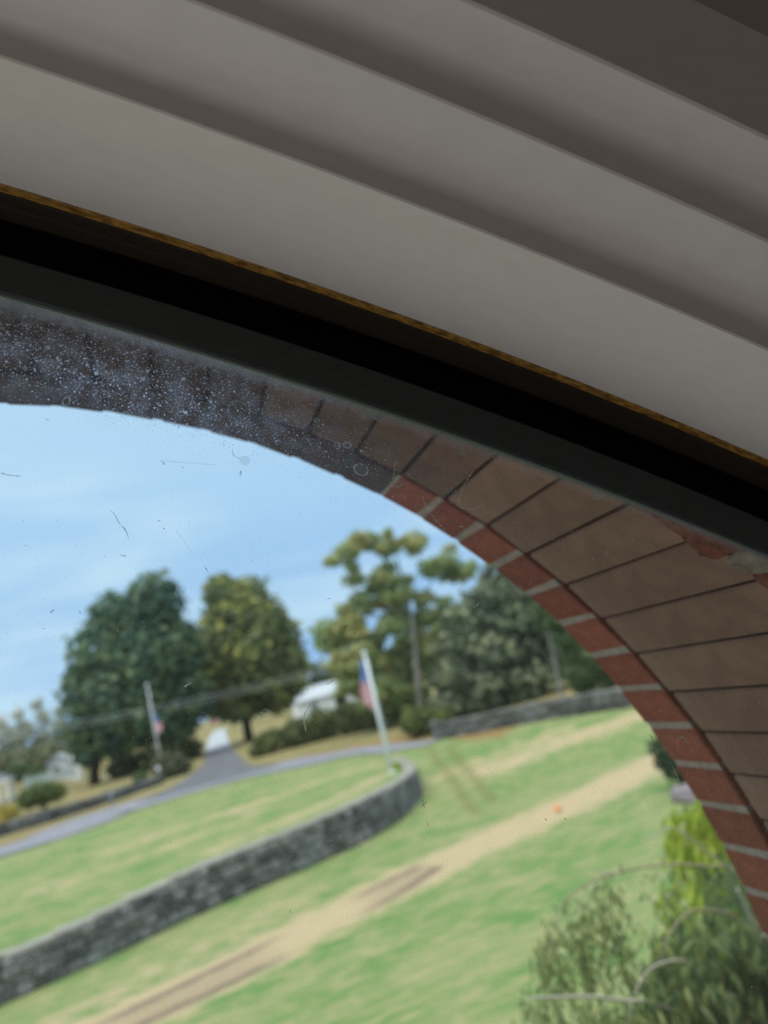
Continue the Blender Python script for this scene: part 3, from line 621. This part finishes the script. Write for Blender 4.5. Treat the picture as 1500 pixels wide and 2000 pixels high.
LM = [leaf_mesh('leaf', .105, .026, LS, .35), leaf_mesh('leaf', .085, .022, LS, .6), leaf_mesh('leaf', .12, .030, LS, .15)]
# leaf positions hang in strands below the twigs
strands = []
for ci, p_ in enumerate(curves[:8]):
    for k in range(len(p_)):
        if ci in (1, 6): continue
        for _ in range(2 if ci in (0, 4) else 3):
            strands.append((p_[k]+Vector((rr.uniform(-.03,.03), rr.uniform(-.12,.12), 0)), rr.uniform(.10,.36) if ci else rr.uniform(.04,.30), ci))
for _ in range(330):    # the dense drooping mass at lower right
    x = rr.uniform(1.62, 2.55); y = rr.uniform(2.75, 3.6)
    strands.append((wl((x, y, rr.uniform(3.05, 3.40+.42*min(1,(x-1.62)/.6)))), rr.uniform(.15,.4), 20))
for _ in range(90):
    x = rr.uniform(1.08, 1.5); strands.append((wl((x, rr.uniform(2.9,3.2), rr.uniform(3.38,3.52))), rr.uniform(.2,.42), 21))
for _ in range(60):
    x = rr.uniform(1.20, 1.62); strands.append((wl((x, rr.uniform(3.1,3.3), 3.9-.35*abs(x-1.62)+rr.uniform(-.05,.0))), rr.uniform(.2,.40), 0))
leaves = []
for p0, L, ci in strands:
    n = max(2, int(L/(.022 if ci in (0,4,21) else .034))); dx = rr.uniform(-.10,.10); dy = rr.uniform(-.08,.08)
    for i in range(n):
        u = (i+rr.random())/n
        q = p0+Vector((dx*u, dy*u, -L*u)); rot = (math.radians(rr.uniform(-110,-15)), rr.uniform(-.7,.7), rr.uniform(0, 2*PI))
        leaves.append((q, rot, rr.uniform(.32,.55) if ci in (0,4,21) else rr.uniform(.55,1.0)))
def vis(q): return -((q.x+WB[0])-1.75)**2 - ((q.z+WB[2])-3.55)**2 - .8*(q.y+WB[1]-2.8)
leaves.sort(key=lambda a: -vis(a[0]))
single = leaves[::max(1, len(leaves)//225)][:225]; ids = set(id(a) for a in single)
for q, rot, sc in single: inst('leaf', LM[rr.randrange(3)], weep, q, rot, (sc,sc,sc))
from mathutils import Euler
def join_leaves(items, L, wd, curl, name, material, parent):
    V = []; Fc = []
    N = 4
    for q, rot, sc in items:
        R = Euler(rot).to_matrix()*sc; k = len(V)
        for i in range(N+1):
            u = i/N; w_ = wd*math.sin(PI*min(1, u*.93+.05))**.8; z = -curl*L*u*u
            for s, zz in ((-.5,.18*w_),(.5,.18*w_)): V.append(tuple(q + R @ Vector((s*w_, u*L, z+zz))))
        for i in range(N): Fc.append((k+2*i, k+2*i+1, k+2*i+3, k+2*i+2))
    o = obj(name, V, Fc, material, parent, True); o['kind'] = 'stuff'; return o
rest = [a for a in leaves if id(a) not in ids]
join_leaves(rest, .10, .026, .4, 'leaf_mass', L_WEEP, weep)
# lime-green shrub behind it, hard by the wall
LB = (2.93, 4.15, 0.0)
lime = empty('lime_shrub', LB); tag(lime, 'tall lime-green shrub between weeping tree and brick arch', 'shrub')
mb = MB(); mb.tube(bez([(0,0,-.1),(.02,.0,1.5),(-.06,-.03,2.7),(-.16,-.05,3.7)], 14), [.06]*0+list(np.linspace(.06,.014,len(bez([(0,0,-.1),(.02,.0,1.5),(-.06,-.03,2.7),(-.16,-.05,3.7)], 14)))), 8); mb.build('stem', BARK, lime, True)
for k in range(7):
    a = rr.uniform(0, 2*PI); z = 2.3+.18*k
    mb = MB(); mb.tube(bez([(-.08,-.03,z),(-.08+.22*math.cos(a),-.03+.22*math.sin(a),z+.18),(-.08+.42*math.cos(a),-.03+.42*math.sin(a),z+.05)], 8), [.008]*9, 6); mb.build('branch', TWIG, lime, True)
LLM = [leaf_mesh('leaf', .13, .040, LSL, .5), leaf_mesh('leaf', .10, .032, LS, .3)]
its = []
for _ in range(1300):
    z = rr.uniform(2.3, 3.82); w_ = .50*(1-max(0,(z-3.0))/.9*.75); a = rr.uniform(0, 2*PI); d = w_*math.sqrt(rr.random())
    its.append((Vector((-.14+d*math.cos(a), -.04+d*math.sin(a), z)), (math.radians(rr.uniform(-110,-30)), rr.uniform(-.5,.5), rr.uniform(0,2*PI)), rr.uniform(.7,1.25)))
for q, rot, sc in its[:90]: inst('leaf', LLM[0 if rr.random() < .72 else 1], lime, q, rot, (sc,sc,sc))
join_leaves(its[90:], .11, .034, .45, 'leaf_mass', L_LIME, lime)

# ------------------------------------------------------------------ brick arch
AC = Vector((-0.3643, 0, H-0.6614)); R3 = 1.188; R2 = 1.1742; Y3 = 1.136; Y2 = .984; Y1 = .613
STEP = math.radians(3.59); A0 = math.radians(8.86)
def brick_mesh(seed, Rin, th, y0, y1, ang, material, bev=.003):
    r = random.Random(seed); v = []
    for y in (y0, y1):
        for rad in (Rin, Rin+th):
            for s in (-1, 1):
                h = math.tan(ang/2)*rad
                v.append((rad+r.uniform(-.0012,.0012), y+r.uniform(-.002,.002), s*(h+r.uniform(-.0012,.0012))))
    bm = bmesh.new(); V = [bm.verts.new(p) for p in v]
    for q in ((0,1,3,2),(4,6,7,5),(0,4,5,1),(2,3,7,6),(0,2,6,4),(1,5,7,3)): bm.faces.new([V[i] for i in q])
    bmesh.ops.recalc_face_normals(bm, faces=bm.faces[:])
    bmesh.ops.bevel(bm, geom=bm.edges[:], offset=bev, segments=1, affect='EDGES')
    me = bpy.data.meshes.new('brick'); bm.to_mesh(me); bm.free(); me.materials.append(material); return me
BO = [brick_mesh(i, R3, .095, Y2+.036, Y3, STEP-.0105/R3, BRICKRED) for i in range(5)]
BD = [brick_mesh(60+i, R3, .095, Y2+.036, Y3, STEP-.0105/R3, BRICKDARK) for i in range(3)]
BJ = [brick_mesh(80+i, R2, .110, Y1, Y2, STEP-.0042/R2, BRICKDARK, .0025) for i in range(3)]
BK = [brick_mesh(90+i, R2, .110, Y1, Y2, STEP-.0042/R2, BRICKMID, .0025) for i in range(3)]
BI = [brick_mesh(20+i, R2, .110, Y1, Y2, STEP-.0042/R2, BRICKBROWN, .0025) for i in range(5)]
# exterior wall body with the arched hole
def loop_hole(R, y, zb, n=72):
    pts = [(AC.x+R*math.cos(a), y, AC.z+R*math.sin(a)) for a in np.linspace(0, PI, n)]
    return [(AC.x+R, y, zb)] + pts + [(AC.x-R, y, zb)]
def plate(name, hole, rect, material, parent=None):
    bm = bmesh.new(); E = []
    for lp in (hole, rect):
        vs = [bm.verts.new(p) for p in lp]
        for i in range(len(vs)): E.append(bm.edges.new((vs[i], vs[(i+1)%len(vs)])))
    bmesh.ops.triangle_fill(bm, edges=E, use_beauty=True, use_dissolve=False)
    me = bpy.data.meshes.new(name); bm.to_mesh(me); bm.free(); me.materials.append(material)
    return link(bpy.data.objects.new(name, me), parent)
mw = bpy.data.materials.new('facade_brickwork'); mw.use_nodes = True; t = NT(mw.node_tree)
bt = t.n('ShaderNodeTexBrick'); t.put(bt.inputs['Vector'], t.mapping(t.coord('Object'), (1,1,1), (math.radians(90),0,0)))
bt.inputs['Color1'].default_value = (.20,.06,.04,1); bt.inputs['Color2'].default_value = (.15,.05,.035,1); bt.inputs['Mortar'].default_value = (.33,.29,.25,1)
bt.inputs['Scale'].default_value = 1; bt.inputs['Brick Width'].default_value = .21; bt.inputs['Row Height'].default_value = .07; bt.inputs['Mortar Size'].default_value = .006
t.put(mw.node_tree.nodes['Principled BSDF'].inputs['Base Color'], bt.outputs[0]); mw.node_tree.nodes['Principled BSDF'].inputs['Roughness'].default_value = .9
ZB = H-1.85
hole_o = loop_hole(R3+.04, Y3-.004, ZB)
wallf = plate('wall_front', hole_o, [(-5,Y3-.004,-.2),(5,Y3-.004,-.2),(5,Y3-.004,9.2),(-5,Y3-.004,9.2)], mw); tag(wallf, kind='structure')
h0 = loop_hole(R3+.04, Y1+.01, ZB); h1 = hole_o; n = len(h0)
obj('mortar_backing', h0+h1, [(i,(i+1)%n,n+(i+1)%n,n+i) for i in range(n)], MORTARDARK, wallf)
def ring(name, R, th, y0, y1, material, a0=-.02, a1=PI+.02):
    v = []; f = []; aa = np.linspace(a0, a1, 90)
    for a in aa:
        for r_, y in ((R,y0),(R,y1),(R+th,y1),(R+th,y0)): v.append((AC.x+r_*math.cos(a), y, AC.z+r_*math.sin(a)))
    for i in range(len(aa)-1):
        for k in range(4): f.append((4*i+k, 4*i+(k+1)%4, 4*i+4+(k+1)%4, 4*i+4+k))
    return obj(name, v, f, material, wallf)
CROWN_SHADE = A0+STEP*12  # brick and mortar beyond this angle carry the painted crown shade
ring('mortar', R3+.0022, .03, Y2+.040, Y3-.003, MORTAR, -.02, CROWN_SHADE)
ring('mortar', R3+.0022, .03, Y2+.040, Y3-.003, mat('shaded_grey_mortar', (.10,.085,.08,1), .95, .3, 50), CROWN_SHADE, PI+.02)
ring('mortar', R2+.006, .03, Y1+.004, Y2-.003, MORTARDARK)
rb = random.Random(4)
k0 = int((0-A0)/STEP)
for k in range(-2, 48):
    a = A0+STEP*(k+.5)
    if a < 0 or a > PI: continue
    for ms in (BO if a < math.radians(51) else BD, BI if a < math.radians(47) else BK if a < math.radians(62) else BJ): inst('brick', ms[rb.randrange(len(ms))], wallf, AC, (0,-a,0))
for side in (0, 1):
    for j in range(17):
        z = AC.z-.037-.0745*j
        if z < ZB+.03: break
        for ms in (BO, BI): inst('brick', ms[rb.randrange(5)], wallf, (AC.x, 0, z), (0, PI*side, 0))
mb = MB(); mb.box((AC.x-1.3,Y1,ZB-.12),(AC.x+1.3,Y3+.06,ZB)); o = mb.build('sill', CAP, wallf)
# crumbs of mortar left against the window frame at the inner end of the arch
def crumb(name, outline, material, th):
    # outline as (angle on the arch in degrees, depth y); a thin ragged slab stuck on the soffit
    r = random.Random(len(outline)); n = len(outline); v = []
    pol = lambda a, y, rad: (AC.x+rad*math.cos(math.radians(a)), y, AC.z+rad*math.sin(math.radians(a)))
    pts = []
    for i in range(n):
        (a0, y0), (a1, y1) = outline[i], outline[(i+1)%n]
        for k in range(3): pts.append((a0+(a1-a0)*k/3+r.uniform(-.12,.12), y0+(y1-y0)*k/3+r.uniform(-.003,.003)))
    ca = sum(p[0] for p in pts)/len(pts); cy = sum(p[1] for p in pts)/len(pts); n = len(pts)
    v = [pol(a, y, R2+.002) for a, y in pts]+[pol(ca+(a-ca)*.9, cy+(y-cy)*.9, R2-th*r.uniform(.7,1.2)) for a, y in pts]+[pol(ca, cy, R2-th)]
    f = [(i, (i+1)%n, n+(i+1)%n, n+i) for i in range(n)]+[(n+i, n+(i+1)%n, 2*n) for i in range(n)]
    return obj(name, v, f, material, wallf)
RUST = mat('rust_red_crumb', (.27,.088,.055,1), .95, .55, 60, .1, .6); TAN = mat('tan_crumb', (.36,.29,.22,1), .95, .4, 60, .1, .5)
crumb('brick_crumb', [(42.6,.708),(41.6,.712),(40.6,.700),(39.81,.702),(38.54,.698),(37.53,.6976),(36.45,.6992),(36.01,.6893),(35.95,.6715),(35.99,.6529),(36.03,.6352),(36.5,.614),(39,.614),(42,.65)], RUST, .003)
crumb('mortar_crumb', [(36.0,.672),(35.52,.6696),(35.01,.6677),(34.65,.6643),(34.74,.6503),(34.3,.614),(35.9,.614),(36.3,.64)], TAN, .006)
crumb('brick_crumb', [(34.6,.6643),(34.04,.663),(33.2,.6572),(31.5,.64),(31.0,.614),(34.2,.614),(34.7,.6503)], RUST, .003)
crumb('mortar_crumb', [(43.73,.7233),(43.07,.7329),(42.49,.7442),(42.28,.7415),(42.5,.72),(42.4,.69),(43.2,.67),(44.2,.69)], TAN, .004)

# ------------------------------------------------------------------ interior window: arched sash, jamb, casing
CX, CZ = -2.16, -4.30; XL, XR, ZBW = -1.47, .79, -.62
def wloop(R, y, off, n=90):
    xl, xr, zb = XL-off, XR+off, ZBW-off
    p = [(x, y, H+CZ+math.sqrt(R*R-(x-CX)**2)) for x in np.linspace(xl, xr, n)]
    return p+[(xr, y, H+zb), (xl, y, H+zb)]
def sweep(name, prof, material, parent, smooth=False, closed=False):
    L = [wloop(R, y, R-5.110) for y, R in prof]; n = len(L[0]); v = [q for l in L for q in l]; f = []
    for i in range(len(prof)-(0 if closed else 1)):
        a = i*n; b = ((i+1)%len(prof))*n
        for j in range(n): f.append((a+j, a+(j+1)%n, b+(j+1)%n, b+j))
    return obj(name, v, f, material, parent, smooth)
win = empty('window_1', (0, .6, H)); tag(win, 'arched window with dirty single pane in a dark sash', kind='structure')
for nm, prof, mm in [
    ('sash_frame', [(.6105,5.110),(.600,5.110),(.598,5.112),(.598,5.143),(.600,5.145),(.6105,5.145)], SASH),
    ('recess_shade', [(.6095,5.145),(.6095,5.184)], RECESS_SHADE),  # shallow flat face, painted black for the recess shade
    ('jamb', [(.6105,5.1832),(.600,5.1832),(.599,5.1822),(.590,5.1822),(.589,5.1834),(.581,5.1834),(.580,5.1824),(.572,5.1824),(.571,5.1834),(.5705,5.195),(.6105,5.195)], DARKWOOD)]:
    o = sweep(nm, prof, mm, None, closed=(nm != 'recess_shade'))
    if nm == 'recess_shade': o.parent = sash_o
    else: o.parent = win; o.location = (0,-.6,-H)
    if nm == 'sash_frame': sash_o = o
cove = lambda y0, r0, y1, r1, n=10: [(y0+(y1-y0)*(1-math.cos(PI/2*i/n)), r0+(r1-r0)*math.sin(PI/2*i/n)) for i in range(n+1)]
trim = empty('trim_1', (0,.45,H)); tag(trim, 'grey-white stepped wooden casing swept over the arched window', kind='structure')
prof = [(.5700,5.1838),(.5600,5.1838)]
o = sweep('varnish_line', [(.5705,5.1950),(.5705,5.1836),(.5700,5.1832),(.5610,5.1832),(.5602,5.1836),(.5602,5.195)], VARNISH, None); o.parent = trim; o.location = (0,-.45,-H)
P1 = [(.5602,5.1950),(.5602,5.1842),(.559,5.1838),(.4315,5.1872),(.4302,5.1886),(.4300,5.2040)] + cove(.4300,5.2040,.421,5.2150)
P2 = [(.3770,5.2268),(.3756,5.2284),(.3754,5.2450)] + cove(.3754,5.2450,.365,5.2610)
P3 = [(.3395,5.2690),(.3380,5.2710),(.3378,5.300),(.3370,5.36),(.345,5.365),(.42,5.365)]
o = sweep('casing', P1+P2+P3, PAINT, None, True); o.parent = trim; o.location = (0,-.45,-H)
md = o.modifiers.new('edges', 'EDGE_SPLIT'); md.split_angle = math.radians(28)
mb = MB(); mb.box((XL-.3,.02,ZBW-.06),(XR+.3,.57,ZBW-.004)); o = mb.build('bounce_sill', PAINT, trim); o.location = (0,-.45,0)  # unseen sill, set high to bounce light up onto the casing
# pane with its dirt
PX = wloop(5.1125, 0, .0025); n = len(PX)
pv = [(x, .604-.6, z-H) for x, y, z in PX]+[(x, .608-.6, z-H) for x, y, z in PX]
gl = bpy.data.materials.new('dirty_glass'); gl.use_nodes = True; gl.node_tree.nodes.clear(); t = NT(gl.node_tree)
co = t.coord('Object'); sp = t.n('ShaderNodeSeparateXYZ'); t.put(sp.inputs[0], co)
cmb = t.n('ShaderNodeCombineXYZ'); t.put(cmb.inputs[0], sp.outputs[0]); t.put(cmb.inputs[1], sp.outputs[2]); uv = cmb.outputs[0]
e = t.math('SUBTRACT', 5.1125, t.vmath('LENGTH', t.vmath('SUBTRACT', uv, (CX, CZ, 0))))     # distance from the sash, m
top = t.mapr(e, .04, .105, 1, 0)
lft = t.mapr(sp.outputs[0], -.02, .26, 1, 0)
dens = t.math('MULTIPLY', top, t.math('ADD', .12, t.math('MULTIPLY', lft, .88)))
def specks(scale, amp0, amp1, pw, seed):
    vo = t.n('ShaderNodeTexVoronoi', voronoi_dimensions='2D', feature='F1'); vo.inputs['Scale'].default_value = scale
    dst = t.mapping(uv, (1,1,1), (0,0,seed), (seed,seed*.7,0))
    w2 = t.noise(dst, scale*1.3, 2); wv = t.vmath('ADD', dst, t.vmath('SCALE', t.n('ShaderNodeTexNoise').outputs[1], None))
    t.put(vo.inputs['Vector'], dst)
    sc = t.n('ShaderNodeSeparateColor'); t.put(sc.inputs[0], vo.outputs['Color'])
    r_ = t.math('POWER', sc.outputs[0], pw)
    amp = t.math('MULTIPLY', r_, t.math('ADD', amp0, t.math('MULTIPLY', dens, amp1)))
    dd = t.math('ADD', vo.outputs['Distance'], t.math('MULTIPLY', t.math('SUBTRACT', w2, .5), .25))
    return t.mapr(t.math('SUBTRACT', amp, dd), -.01, .03), sc.outputs[1]
k1, o1 = specks(340, .10, .36, 4, 1.3)
k2, o2 = specks(800, .13, .46, 3, 2.1)
k3, o3 = specks(140, .05, .26, 6, .6)
sp1 = t.math('MULTIPLY', k1, t.math('ADD', .45, t.math('MULTIPLY', o1, .55)))
sp2 = t.math('MULTIPLY', k2, t.math('ADD', .25, t.math('MULTIPLY', o2, .75)))
sp3 = t.math('MULTIPLY', k3, t.math('ADD', .25, t.math('MULTIPLY', o3, .7)))
clump = t.mapr(t.noise(uv, 55, 4, .65), .38, .66)
grit = t.noise(uv, 900, 3, .7)
haze = t.math('MULTIPLY', dens, t.math('MULTIPLY', clump, t.mapr(grit, .36, .70)))
edged = t.mapr(t.math('ADD', e, t.math('MULTIPLY', t.math('SUBTRACT', t.noise(uv, 120, 4, .6), .5), .018)), .003, .020, 1, 0)
edged = t.math('MULTIPLY', edged, t.math('ADD', .45, t.math('MULTIPLY', lft, .55)))
edged = t.math('MULTIPLY', edged, t.mapr(grit, .25, .62, .35, 1))
rim = t.mapr(e, .0008, .0022, 1, 0)
tot = t.math('ADD', .055, t.math('MULTIPLY', haze, .6))
for a in (t.math('MULTIPLY', edged, 1.0), t.math('MULTIPLY', rim, 1.0), sp1, sp2, sp3): tot = t.math('MAXIMUM', tot, a)
tr = t.n('ShaderNodeBsdfTransparent'); tr.inputs[0].default_value = (.985,.99,.985,1)
def dirt_bsdf(t, c):
    d1 = t.n('ShaderNodeBsdfTranslucent'); d1.inputs[0].default_value = c
    d2 = t.n('ShaderNodeBsdfDiffuse'); d2.inputs[0].default_value = c
    m1 = t.n('ShaderNodeMixShader'); m1.inputs[0].default_value = .40; t.l.new(d1.outputs[0], m1.inputs[1]); t.l.new(d2.outputs[0], m1.inputs[2])
    d3 = t.n('ShaderNodeBsdfRefraction'); d3.inputs[0].default_value = c; d3.inputs['Roughness'].default_value = .6; d3.inputs['IOR'].default_value = 1.4
    m2 = t.n('ShaderNodeMixShader'); m2.inputs[0].default_value = .6; t.l.new(m1.outputs[0], m2.inputs[1]); t.l.new(d3.outputs[0], m2.inputs[2]); return m2.outputs[0]
mx = t.n('ShaderNodeMixShader'); t.put(mx.inputs[0], tot); t.l.new(tr.outputs[0], mx.inputs[1]); t.l.new(dirt_bsdf(t, (.84,.80,.90,1)), mx.inputs[2])
t.l.new(mx.outputs[0], t.n('ShaderNodeOutputMaterial').inputs[0])
cl = bpy.data.materials.new('clear_glass'); cl.use_nodes = True; cl.node_tree.nodes.clear(); t = NT(cl.node_tree)
tr = t.n('ShaderNodeBsdfTransparent'); tr.inputs[0].default_value = (.97,.985,.98,1); go = t.n('ShaderNodeBsdfGlossy'); go.inputs['Roughness'].default_value = .02
mx = t.n('ShaderNodeMixShader'); mx.inputs[0].default_value = .015; t.l.new(tr.outputs[0], mx.inputs[1]); t.l.new(go.outputs[0], mx.inputs[2]); t.l.new(mx.outputs[0], t.n('ShaderNodeOutputMaterial').inputs[0])
pme = mesh('pane', pv, [tuple(range(n))[::-1], tuple(range(n,2*n))]+[(i,(i+1)%n,n+(i+1)%n,n+i) for i in range(n)], [gl, cl])
for i, pl in enumerate(pme.polygons): pl.material_index = 0 if i == 0 else 1
pane = link(bpy.data.objects.new('pane', pme), win)
RINGS=[(62.0,-10.0,3.5,1),(-59.0,-26.0,3.9,1),(87.0,196.0,4.8,0),(185.0,172.0,6.1,1),(10.0,286.0,4.8,0),(-52.0,299.0,5.3,0),(-1.0,250.0,3.1,1),(43.0,245.0,2.6,1),(156.0,223.0,2.6,1),(139.0,231.0,5.7,0),(91.0,240.0,10.5,0),(169.0,197.0,3.1,1),(178.0,196.0,3.5,1),(154.0,149.0,3.5,0),(154.0,-39.0,2.6,1),(121.0,243.0,3.1,0),(-36.0,292.0,3.9,0),(152.0,-51.0,1.8,1),(397.0,54.0,1.8,1),(397.0,54.0,1.8,1),(229.0,62.0,2.2,0),(-43.0,270.0,3.5,0),(71.0,243.0,3.5,0),(23.0,10.0,3.5,0),(396.0,79.0,1.3,1),(139.0,198.0,3.1,0),(74.0,214.0,1.8,1),(-44.0,268.0,3.5,1),(11.0,223.0,2.6,0)]
BLOBS=[(-74.0,283.0,13.2),(203.0,223.0,7.5),(-74.0,355.0,10.5),(-68.0,353.0,7.9),(-25.0,338.0,7.9),(59.0,296.0,6.6),(93.0,279.0,8.8),(136.0,258.0,6.1),(254.0,167.0,2.2),(82.0,253.0,3.5),(33.0,319.0,6.1),(406.0,110.0,5.7),(283.0,173.0,4.4)]
WHITE_=[[(220.0,178.0),(215.0,167.0),(211.0,154.0),(215.0,151.0),(220.0,154.0)],[(289.0,154.0),(276.0,142.0),(270.0,133.0),(265.0,124.0),(277.0,119.0),(289.0,120.0),(288.0,113.0)],[(234.0,141.0),(236.0,125.0),(243.0,112.0),(247.0,104.0)],[(72.0,260.0),(77.0,256.0),(79.0,250.0),(83.0,247.0)],[(260.0,106.0),(264.0,105.0),(268.0,101.0)],[(408.0,-131.0),(411.0,-121.0),(416.0,-120.0),(420.0,-123.0),(422.0,-134.0)],[(398.0,-137.0),(399.0,-147.0),(400.0,-151.0),(401.0,-158.0)],[(114.0,0.0),(121.0,2.0)],[(6.0,24.0),(12.0,26.0)],[(90.0,-32.0),(91.0,-20.0),(98.0,-12.0)],[(255.0,33.0),(260.0,35.0)],[(382.0,54.0),(383.0,49.0)]]
FAINT=[[(-86.0,322.0),(-50.0,304.0),(-14.0,282.0),(24.0,266.0),(63.0,249.0),(130.0,229.0),(191.0,212.0)],[(-67.0,321.0),(-19.0,301.0),(27.0,279.0),(73.0,252.0),(131.0,235.0)],[(-60.0,287.0),(-15.0,272.0),(22.0,254.0),(102.0,224.0)],[(289.0,112.0),(281.0,86.0),(275.0,73.0)],[(335.0,102.0),(353.0,92.0),(377.0,73.0)],[(194.0,184.0),(202.0,187.0),(209.0,186.0)],[(19.0,207.0),(62.0,196.0)],[(22.0,146.0),(32.0,122.0)]]
DARK=[[(-25.0,172.0),(-22.0,167.0),(-20.0,160.0),(-16.0,153.0),(-15.0,146.0)],[(79.0,208.0),(79.0,202.0),(84.0,198.0)],[(-99.0,215.0),(-92.0,212.0),(-85.0,210.0)],[(20.0,206.0),(23.0,203.0)],[(-23.0,134.0),(-19.0,133.0)],[(-86.0,90.0),(-84.0,89.0)],[(38.0,113.0),(40.0,108.0)],[(166.0,-110.0),(169.0,-109.0),(172.0,-108.0)],[(169.0,-106.0),(169.0,-112.0)],[(168.0,-123.0),(169.0,-126.0)],[(120.0,-100.0),(120.0,-103.0)],[(51.0,-151.0),(51.0,-153.0)],[(284.0,-152.0),(286.0,-155.0)],[(386.0,-110.0),(387.0,-117.0)],[(385.0,-123.0),(386.0,-130.0)],[(387.0,-134.0),(389.0,-136.0)],[(21.0,203.0),(22.0,203.0)],[(-61.0,255.0),(-59.0,253.0)],[(-90.0,155.0),(-87.0,154.0)],[(79.0,184.0),(82.0,187.0),(81.0,183.0)],[(35.0,199.0),(37.0,197.0)],[(9.0,157.0),(11.0,156.0)],[(12.0,150.0),(13.0,149.0)],[(-59.0,98.0),(-58.0,95.0)],[(-35.0,136.0),(-34.0,135.0)],[(129.0,67.0),(133.0,67.0)],[(-79.0,100.0),(-76.0,102.0)],[(267.0,-148.0),(269.0,-150.0)]]
def dmat(name, c, alpha, sc=900):
    m = bpy.data.materials.new(name); m.use_nodes = True; m.node_tree.nodes.clear(); t = NT(m.node_tree)
    nz = t.mapr(t.noise(t.coord('Object'), sc, 3, .7), .32, .68, .25, 1)
    tr = t.n('ShaderNodeBsdfTransparent'); mx = t.n('ShaderNodeMixShader'); t.put(mx.inputs[0], t.math('MULTIPLY', nz, alpha)); t.l.new(tr.outputs[0], mx.inputs[1]); t.l.new(dirt_bsdf(t, c), mx.inputs[2])
    t.l.new(mx.outputs[0], t.n('ShaderNodeOutputMaterial').inputs[0]); return m
D_W = dmat('white_splatter', (.9,.9,.9,1), 1.0); D_F = dmat('faint_scratch', (.8,.8,.8,1), .38, 500); D_K = dmat('black_fleck', (.04,.04,.045,1), .8, 300); D_B = dmat('dried_water_film', (.70,.78,.88,1), .42, 420)
D_R = dmat('water_ring', (.80,.84,.86,1), .6, 700); D_RF = dmat('faint_ring', (.72,.78,.82,1), .30, 700)
YM = .0025   # marks sit on the room side of the pane (pane face is at .004)
rm = random.Random(17)
def slab(name, pts2, faces, material, th=.0004):
    v = [(x, YM+th, z) for x, z in pts2]+[(x, YM, z) for x, z in pts2]; n = len(pts2)
    f = [tuple(q) for q in faces]+[tuple(i+n for i in q)[::-1] for q in faces]
    o = obj(name, v, f[len(faces):], material, pane); return o
def scratch(name, line, wd, material):
    P = [Vector((a/1000, 0, b/1000)) for a, b in line]
    Q = bez(P, 6*len(P)); pts = []; fc = []
    for i, q in enumerate(Q):
        d = (Q[min(i+1,len(Q)-1)]-Q[max(i-1,0)]).normalized(); nn = Vector((-d.z, 0, d.x)); w_ = wd*rm.uniform(.45,1.3)*(.5+.5*math.sin(PI*(i+.6)/(len(Q)+.2)))
        j = Vector((rm.uniform(-1,1), 0, rm.uniform(-1,1)))*wd*.45
        pts += [((q+nn*w_+j).x, (q+nn*w_+j).z), ((q-nn*w_+j).x, (q-nn*w_+j).z)]
    for i in range(len(Q)-1): fc.append((2*i, 2*i+1, 2*i+3, 2*i+2))
    return slab(name, pts, fc, material)
for l in WHITE_: scratch('scratch', l, .0008, D_W)
for l in FAINT: scratch('scratch', l, .0005, D_F)
for l in DARK: scratch('fleck', l, .00040, D_K)
for x, z, r_, bright in RINGS:
    pts = []; fc = []; N = 22; x /= 1000; z /= 1000; r_ = max(.0012, r_/1000); ph = rm.uniform(0,6)
    if bright: wd_ = .26*r_ if r_ < .0045 else .16*r_
    else: wd_ = .12*r_
    for i in range(N):
        a = 2*PI*i/N; q = r_*(1+.12*math.sin(2*a+ph)+.06*rm.uniform(-1,1)); w_ = wd_*rm.uniform(.5,1.4)
        pts += [(x+q*math.cos(a), z+q*math.sin(a)), (x+(q-w_)*math.cos(a), z+(q-w_)*math.sin(a))]
    for i in range(N): fc.append((2*i, 2*i+1, (2*i+3)%(2*N), (2*i+2)%(2*N)))
    slab('water_ring', pts, fc, D_R if bright else D_RF)
    if r_ > .0035: slab('water_film', [(x+.9*r_*math.cos(2*PI*i/14), z+.9*r_*math.sin(2*PI*i/14)) for i in range(14)], [tuple(range(14))], D_RF)
for x, z, r_ in BLOBS:
    N = 26; x /= 1000; z /= 1000; r_ /= 1000; ph = rm.uniform(0,6)
    pts = [(x+r_*(1+.22*math.sin(a+ph)+.16*math.sin(3*a+2*ph)+.10*rm.uniform(-1,1))*math.cos(a), z+.8*r_*(1+.22*math.cos(2*a+ph)+.10*rm.uniform(-1,1))*math.sin(a)) for a in [2*PI*i/N for i in range(N)]]
    pts = [q for q in pts]
    slab('water_stain', pts, [tuple(range(N))], D_B)

# ------------------------------------------------------------------ the room behind the camera
hole_i = wloop(5.365, .42, .255)
wi = plate('wall_window_side', hole_i, [(-3.2,.42,H-1.5-.9),(3.2,.42,H-1.5-.9),(3.2,.42,H+1.9),(-3.2,.42,H+1.9)], PLASTER); tag(wi, kind='structure')
def wallbox(name, a, b, mm): mb = MB(); mb.box(a, b); o = mb.build(name, mm); tag(o, kind='structure'); return o
wallbox('wall_left', (-3.3,-4.2,H-2.4), (-3.2,.62,H+1.9), PLASTER); wallbox('wall_right', (3.2,-4.2,H-2.4), (3.3,.62,H+1.9), PLASTER)
wallbox('wall_back', (-3.3,-4.3,H-2.4), (3.3,-4.2,H+1.9), PLASTER); wallbox('ceiling', (-3.3,-4.3,H+1.9), (3.3,.62,H+2.0), PLASTER); wallbox('floor', (-3.3,-4.3,H-2.5), (3.3,.62,H-2.4), FLOORM)
